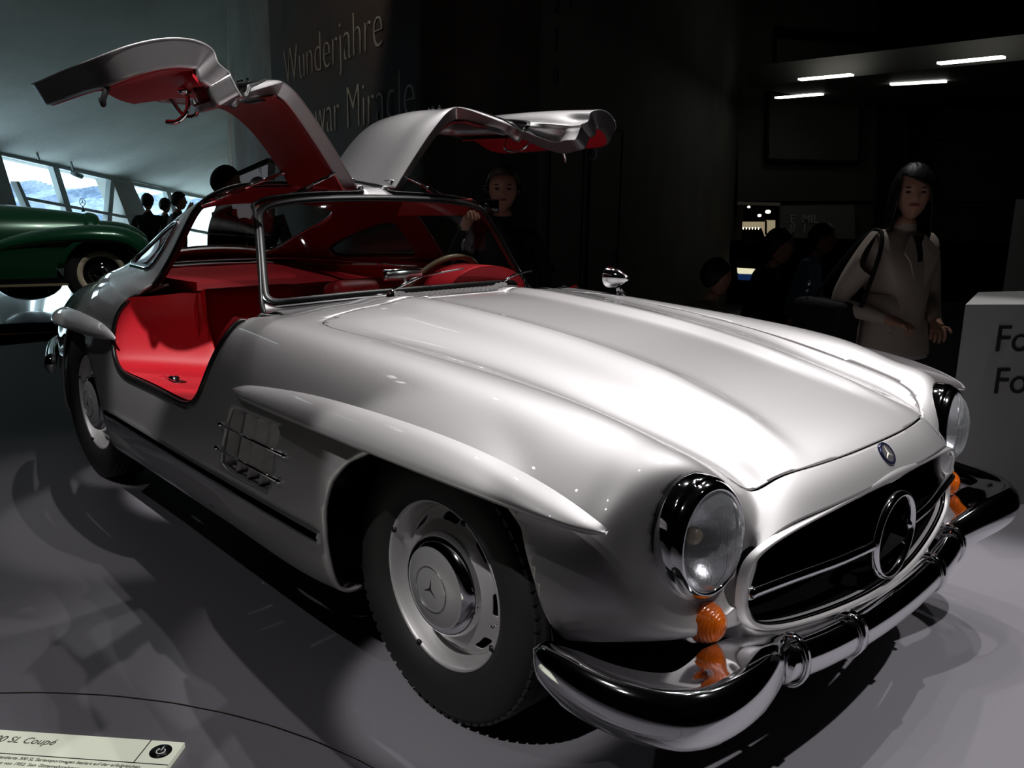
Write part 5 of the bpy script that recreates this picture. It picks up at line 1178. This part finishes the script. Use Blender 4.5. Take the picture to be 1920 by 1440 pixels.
def euler(z=0, y=0, x=0): return np.array(Matrix.Rotation(z, 3, 'Z') @ Matrix.Rotation(y, 3, 'Y') @ Matrix.Rotation(x, 3, 'X'))
def person(label, base, yaw, J, mats, head_yaw=0., head_tilt=0., hair='short', hair_m=None, H=1.75, group=None, fingers=True, grip=.5, feats=True):
    """J: joints in body space (x forward, y left, z up) for H=1.75. mats: dict top, bottom, sleeve"""
    k = H/1.75; P0 = empty('person', tuple(base)); P0.rotation_euler = (0, 0, yaw); tag(P0, label=label, cat='person', group=group)
    j = dict(pel=(0, 0, .95), chest=(.0, 0, 1.28), neck=(-.01, 0, 1.47), head=(.015, 0, 1.56), shL=(-.01, .175, 1.41), shR=(-.01, -.175, 1.41), elL=(-.03, .24, 1.13), elR=(-.03, -.24, 1.13), wrL=(.06, .25, .88), wrR=(.06, -.25, .88),
             hiL=(0, .095, .90), hiR=(0, -.095, .90), knL=(.03, .11, .50), knR=(.03, -.11, .50), anL=(-.01, .11, .09), anR=(-.01, -.11, .09), toL=(.14, .13, .035), toR=(.14, -.13, .035)); j.update(J)
    rad = dict(pel=(.155, .115), chest=(.165, .118), neck=(.062, .062), head=(.055, .055), shL=(.072, .07), shR=(.072, .07), elL=(.048, .048), elR=(.048, .048), wrL=(.031, .026), wrR=(.031, .026), hiL=(.105, .10), hiR=(.105, .10),
               knL=(.066, .066), knR=(.066, .066), anL=(.045, .045), anR=(.045, .045), toL=(.042, .03), toR=(.042, .03))
    names = list(rad); idx = {n: i for i, n in enumerate(names)}; E = [('pel', 'chest'), ('chest', 'neck'), ('neck', 'head'), ('chest', 'shL'), ('chest', 'shR'), ('shL', 'elL'), ('elL', 'wrL'), ('shR', 'elR'), ('elR', 'wrR'), ('pel', 'hiL'), ('pel', 'hiR'), ('hiL', 'knL'), ('knL', 'anL'), ('anL', 'toL'), ('hiR', 'knR'), ('knR', 'anR'), ('anR', 'toR')]
    pts = [np.array(j[n], float)*k for n in names]; rr = [tuple(q*k for q in rad[n]) for n in names]; pf = mats.get('puff', 1.); rr = [tuple(q*(pf if n[:2] in ('sh', 'el') or n == 'chest' else 1) for q in r_) for r_, n in zip(rr, names)]; ed = [(idx[a], idx[b]) for a, b in E]; mt = ['x']*len(names)
    for s, w, e in (('L', 'wrL', 'elL'), ('R', 'wrR', 'elR')):
        W_, El = np.array(j[w])*k, np.array(j[e])*k; d = (W_-El)/np.linalg.norm(W_-El); sd = np.cross(d, (0, 0, 1.)); sd = sd/np.linalg.norm(sd) if np.linalg.norm(sd) > .2 else np.array((1., 0, 0)); nn = np.cross(sd, d); i0 = len(pts)
        pts.append(W_+d*.05*k); rr.append((.036*k, .016*k)); ed.append((idx[w], i0)); pts.append(W_+d*.085*k); rr.append((.038*k, .014*k)); ed.append((i0, i0+1))
        if fingers:
            for q, (o, L) in enumerate(((-.030, .062), (-.010, .072), (.010, .068), (.029, .052))):
                b = W_+d*.088*k+sd*o*k; i1 = len(pts); pts += [b, b+(d*(1-.3*grip)-nn*.5*grip)*L*.5*k, b+(d*(1-1.0*grip)-nn*1.2*grip)*L*.9*k]; rr += [(.0095*k,)*2, (.0088*k,)*2, (.007*k,)*2]; ed += [(i0+1, i1), (i1, i1+1), (i1+1, i1+2)]
            b = W_+d*.03*k-sd*.030*k; i1 = len(pts); pts += [b-sd*.018*k+d*.015*k, b-sd*.034*k+d*.045*k-nn*.01*k]; rr += [(.0115*k,)*2, (.009*k,)*2]; ed += [(i0, i1), (i1, i1+1)]
    me = bpy.data.meshes.new('body'); me.from_pydata([tuple(p) for p in pts], ed, []); o = bpy.data.objects.new('body', me); COL.objects.link(o)
    md = o.modifiers.new('k', 'SKIN'); md.use_smooth_shade = True
    for i, v in enumerate(me.skin_vertices[0].data): v.radius = rr[i]; v.use_root = (i == 0)
    o.modifiers.new('s', 'SUBSURF').levels = 2
    dg = bpy.context.evaluated_depsgraph_get(); dg.update(); m2 = bpy.data.meshes.new_from_object(o.evaluated_get(dg)); bpy.data.objects.remove(o)
    V = np.array([v.co[:] for v in m2.vertices]); F = [tuple(p.vertices) for p in m2.polygons]
    # nearest bone -> cloth
    hd = np.array(j['head'])*k; base_h = hd+np.array([.012, 0, .095])*k; Rh = euler(head_yaw, head_tilt)
    nV = len(V); V = np.concatenate([V, HV*k@Rh.T+base_h]); F += [tuple(i+nV for i in f) for f in HF]
    # ears
    for s in (-1, 1):
        mb = MB(); mb.ell((0, 0, 0), (.016*k, .008*k, .030*k), 10, 8); E_ = np.array(mb.V)+np.array((-.008, s*.080, -.008))*k; n0 = len(V); V = np.concatenate([V, E_@Rh.T+base_h]); F += [tuple(i+n0 for i in f) for f in mb.F]
    o = obj('body', V, F, skin, P0); ms = [mats.get('top', cl_dark), mats.get('bottom', cl_black), mats.get('shoe', cl_black)]
    for m in ms: o.data.materials.append(m)
    el = {s: np.array(j['el'+s])*k for s in 'LR'}; wr = {s: np.array(j['wr'+s])*k for s in 'LR'}; zneck = hd[2]-.055*k; pel = np.array(j['pel'])*k; shs = mats.get('short', False)
    for p in o.data.polygons:
        c = np.array(p.center); mi = 1 if c[2] < pel[2]+.02*k else 0; skinny = False
        if p.index >= len(m2.polygons): p.material_index = 0; continue
        if c[2] > zneck-.0: skinny = True
        for s in 'LR':
            dW = np.linalg.norm(c-wr[s]); a = el[s]; b = wr[s]; t = np.clip(((c-a)@(b-a))/((b-a)@(b-a)), 0, 1.6); q = a+(b-a)*t
            if np.linalg.norm(c-q) < .075*k and t > 0: mi = 0; skinny = t > (.15 if shs else 1.0) or skinny; 
            if dW < .03*k: skinny = True
        if c[2] < .12*k: mi = 2
        p.material_index = 0 if skinny else mi+1
    if feats:
        for s in (-1, 1):
            mb = MB(); mb.ell((0, 0, 0), (.010*k, .0165*k, .0075*k), 12, 8); E_ = np.array(mb.V)+np.array((.081, s*.030, .004))*k; obj('eye', E_@Rh.T+base_h, mb.F, eye_m, P0)
            mb = MB(); mb.ell((0, 0, 0), (.007*k, .021*k, .0042*k), 12, 6); E_ = np.array(mb.V)+np.array((.088, s*.030, .026))*k; obj('eyebrow', E_@Rh.T+base_h, mb.F, hair_m or hair_b, P0)
        mb = MB(); mb.ell((0, 0, 0), (.007*k, .025*k, .0075*k), 14, 8); E_ = np.array(mb.V)+np.array((.094, 0, -.057))*k; obj('mouth', E_@Rh.T+base_h, mb.F, lip, P0)
    # hair: offset shell of the skull
    U = HV/np.array([.098, .078, .125])
    if hair == 'short': val = U[:, 2]-np.interp(U[:, 0], [-1, -.55, -.2, .15, .45, .75, 1], [-.60, -.42, .05, .22, .42, .55, .56])
    else: val = np.maximum(np.maximum(.12-U[:, 0], U[:, 2]-.40+.30*U[:, 1]), np.abs(U[:, 1])-.74)
    dn = HV/np.linalg.norm(HV, axis=1)[:, None]; k1 = np.sin(HV[:, 1]*260+HV[:, 0]*90)*np.cos(HV[:, 2]*150+HV[:, 0]*200)
    Hs = HV+dn*(.009+.0045*k1)[:, None] if hair == 'short' else HV+dn*(.016+.003*k1)[:, None]
    hv, Fh, _ = clip(np.c_[Hs, HV], HF, np.minimum(val, 1.)); org = hv[:, 3:]; hv = hv[:, :3]
    if hair != 'short':
        s_ = (np.clip((.02-org[:, 2])/.12, 0, 1)**1.2)[:, None]*(org[:, :1] < .085); hv = hv+s_*np.array([-.012, 0, -.20]); hv[:, 1] *= (1+.45*s_[:, 0]); hv[:, 0] = np.where(s_[:, 0] > 0, np.maximum(hv[:, 0], -.12), hv[:, 0])
    obj('hair', (hv*k)@Rh.T+base_h, Fh, hair_m or hair_b, P0, solid=-.006)
    return P0, (lambda p: np.array(p)*k), base_h, Rh
FY = lambda frm: math.atan2(CP[1]-frm[1], CP[0]-frm[0])
# man photographing behind the car
FLZ = -.36
def place(p): return (p[0], p[1], FLZ)
def hgt(p): return 1.75*(p[2]-FLZ)/1.655
p = (-2.141, 1.441, 1.288); B = place(p); yw = FY(p)
Pm, S_, bh, Rh = person('man with ear protectors in black holding up a small camera behind the car', B, yw, dict(elR=(.08, -.30, 1.22), wrR=(.235, -.205, 1.455), elL=(-.02, .26, 1.14)), dict(top=cl_black, bottom=cl_black), hair_m=hair_br, grip=.9, head_tilt=.02, H=hgt(p))
kc = hgt(p)/1.75
mb = MB(); mb.box((.335*kc, -.085, 1.565*kc), (.03, .13, .07), bev=.006); mb.lathe([(.018, 0), (.018, .02), (.001, .022)], (.35*kc, -.085, 1.56*kc), 'x', 20); cm = mb.build('camera', gblk); cm.location = B; cm.rotation_euler = (0, 0, yw); tag(cm, label='small black compact camera held up by the man behind the car', cat='camera')
ear = mat('ear_cup', (.01, .01, .01), .2)
EH = empty('headphones', B); EH.rotation_euler = (0, 0, yw); tag(EH, label='black headphones with round cups worn by the man holding the camera', cat='headphones')
for s in (-1, 1): mb = MB(); mb.lathe([(.034, 0), (.036, .012), (.030, .026), (.001, .028)], bh+np.array((-.005, s*.080, -.005)), 'y', 24, s); mb.build('ear_cup', ear, EH)
mb = MB(); mb.tube([bh+np.array((-.09-.02*math.sin(a), .095*math.cos(a), -.01-.03*math.sin(a))) for a in np.linspace(0, PI, 20)], .007, 8); mb.build('head_band', ear, EH)
# woman
p = (-0.281, 2.452, 1.292); B = place(p); yw = FY(p)+.85; Hw = hgt(p)
Pw, S_, bh, Rh = person('dark-haired woman in cream jacket with a black shoulder bag looking round', B, yw, dict(elR=(-.12, -.28, 1.10), wrR=(.15, -.20, 1.05), elL=(.0, .24, 1.13), wrL=(.20, .06, 1.03), shR=(-.02, -.17, 1.40), shL=(-.0, .16, 1.40)), dict(top=cl_cream, bottom=cl_black, puff=1.12), head_yaw=-.70, hair='long', H=Hw, grip=.7)
# jacket hem flare, lapels, white undershirt, bag
k = Hw/1.75
def ringset(rows, n=28):
    V = [(cx+rx*math.cos(2*PI*i/n), ry*math.sin(2*PI*i/n), z) for z, rx, ry, cx in rows for i in range(n)]
    return np.array(V)*k, [(j*n+i, j*n+(i+1) % n, (j+1)*n+(i+1) % n, (j+1)*n+i) for j in range(len(rows)-1) for i in range(n)]
V, F = ringset([(1.16, .112, .150, 0), (1.10, .120, .158, 0), (1.0, .135, .175, 0), (.90, .15, .195, 0), (.86, .155, .20, 0)]); obj('jacket_skirt', V, F, cl_cream, Pw, solid=.006)
V, F = ringset([(.93, .14, .185, 0), (.84, .15, .195, 0)]); obj('shirt_hem', V, F, cl_white, Pw, solid=.004)
for s in (-1, 1):
    V = np.array([(.085, s*.045, 1.455), (.125, s*.115, 1.37), (.137, s*.085, 1.33), (.136, s*.015, 1.18), (.128, s*.02, 1.30), (.095, s*.02, 1.42)])*k; obj('lapel', V, [(0, 1, 2, 5), (2, 3, 4, 5)], cl_cream, Pw, solid=.008, smooth=False)
V = np.array([(.088, -.030, 1.45), (.088, .030, 1.45), (.130, .014, 1.18), (.130, -.014, 1.18)])*k; obj('dark_top', V, [(0, 1, 2, 3)], cl_black, Pw, solid=.004)
Bg = empty('shoulder_bag', B); Bg.rotation_euler = (0, 0, yw); tag(Bg, label='black shoulder bag with silver fittings hanging from the woman in the cream jacket', cat='bag')
mb = MB(); mb.box(np.array((-.17, -.30, .97))*k, (.34, .15, .30), bev=.04); mb.build('bag_body', cl_black, Bg)
mb = MB(); mb.tube(spl([(-.28, -.29, 1.10), (-.16, -.24, 1.30), (-.03, -.17, 1.47), (.05, -.20, 1.38), (.03, -.27, 1.10)], 30)*k, .011, 8); mb.build('bag_strap', cl_black, Bg)
for q in ((-.30, -.31, 1.15), (-.27, -.33, 1.19)): mb = MB(); mb.ell(np.array(q)*k, (.010, .010, .014), 10, 6); mb.build('bag_fitting', chrome, Bg)
# seated people at the far right bench
SIT = dict(hiL=(.02, .10, .50), hiR=(.02, -.10, .50), pel=(0, 0, .55), chest=(.04, 0, .88), neck=(.10, 0, 1.05), head=(.14, 0, 1.14), shL=(.06, .17, .99), shR=(.06, -.17, .99), elL=(.10, .24, .74), elR=(.12, -.24, .74), wrL=(.34, .14, .62), wrR=(.36, -.12, .60), knL=(.45, .13, .48), knR=(.45, -.13, .48), anL=(.43, .13, .09), anR=(.43, -.13, .09), toL=(.58, .14, .04), toR=(.58, -.14, .04))
RY = math.atan2(RH[1], RH[0])
def seated(px, label, mats, dy=0., slabel='', **k):
    p = px; c, s = math.cos(RY+dy), math.sin(RY+dy); kz = (p[2]-FLZ)/1.235; B = (p[0]-.155*c*kz, p[1]-.155*s*kz, FLZ)
    St = empty('stool', B); tag(St, label=slabel, cat='stool'); mb = MB(); mb.lathe([(.001, .40*kz), (.17*kz, .40*kz), (.18*kz, .37*kz), (.17*kz, .34*kz), (.001, .34*kz)], (0, 0, 0), 'z', 28); mb.build('seat', cl_black, St)
    mb = MB(); mb.lathe([(.03, .35*kz), (.03, .04), (.15, .02), (.16, .001)], (0, 0, 0), 'z', 24); mb.build('pedestal', dark_metal, St)
    return person(label, B, RY+dy, SIT, mats, H=1.75*kz, **k)
seated((-1.771, 3.933, 0.908), 'seated man in a black short-sleeved shirt shown in profile, left of the man in blue', dict(top=cl_black, bottom=cl_black, short=True), slabel='dark stool under the seated man in the black short-sleeved shirt', hair_m=hair_b)
seated((-2.001, 5.069, 0.924), 'seated man with glasses in a pale blue shirt shown in profile', dict(top=cl_blue, bottom=cl_dark), dy=-.15, slabel='dark stool under the seated man in the blue shirt', hair_m=hair_b)
seated((-1.498, 2.697, 0.767), 'hunched seated person in a grey-olive jacket behind the far fender', dict(top=cl_olive, bottom=cl_dark), dy=.3, slabel='dark stool under the hunched person in the olive jacket', hair_m=hair_b)
# silhouetted visitors at left
LK = math.atan2(FH[1], FH[0])
person('man in glasses silhouetted against the pale vehicle beside the core wall', place((-4.776, 0.994, 1.309)), LK-1.1, {}, dict(top=cl_black, bottom=cl_black), hair_m=hair_b, fingers=False, H=hgt((-4.776, 0.994, 1.309)))
person('visitor mostly hidden behind the door strut beside the pale vehicle', place((-5.333, 1.569, 1.245)), LK+.4, {}, dict(top=cl_black, bottom=cl_black), hair_m=hair_b, fingers=False, H=hgt((-5.333, 1.569, 1.245)))
person('slim short-haired visitor standing in silhouette before the windows', place((-10.384, 2.500, 1.098)), LK+.2, dict(shL=(-.01, .19, 1.42), shR=(-.01, -.19, 1.42), elR=(.0, -.27, 1.14), wrR=(.10, -.20, .98), elL=(.02, .27, 1.14), wrL=(.13, .18, 1.0)), dict(top=cl_dark, bottom=cl_black), hair_m=hair_b, fingers=False, H=hgt((-10.384, 2.500, 1.098)))
person('visitor lifting a camera to the face before the windows', place((-9.729, 2.609, 1.129)), LK-1.0, dict(elL=(.16, .24, 1.36), wrL=(.22, .10, 1.56), elR=(.16, -.24, 1.36), wrR=(.22, -.08, 1.56), neck=(.03, 0, 1.47), head=(.05, 0, 1.55)), dict(top=cl_black, bottom=cl_black), hair_m=hair_b, fingers=False, H=hgt((-9.729, 2.609, 1.129)))
person('stooping visitor close behind the one with the camera', place((-11.033, 2.980, 1.037)), LK-.2, dict(), dict(top=cl_dark, bottom=cl_black), hair_m=hair_b, fingers=False, H=hgt((-11.033, 2.980, 1.037)))
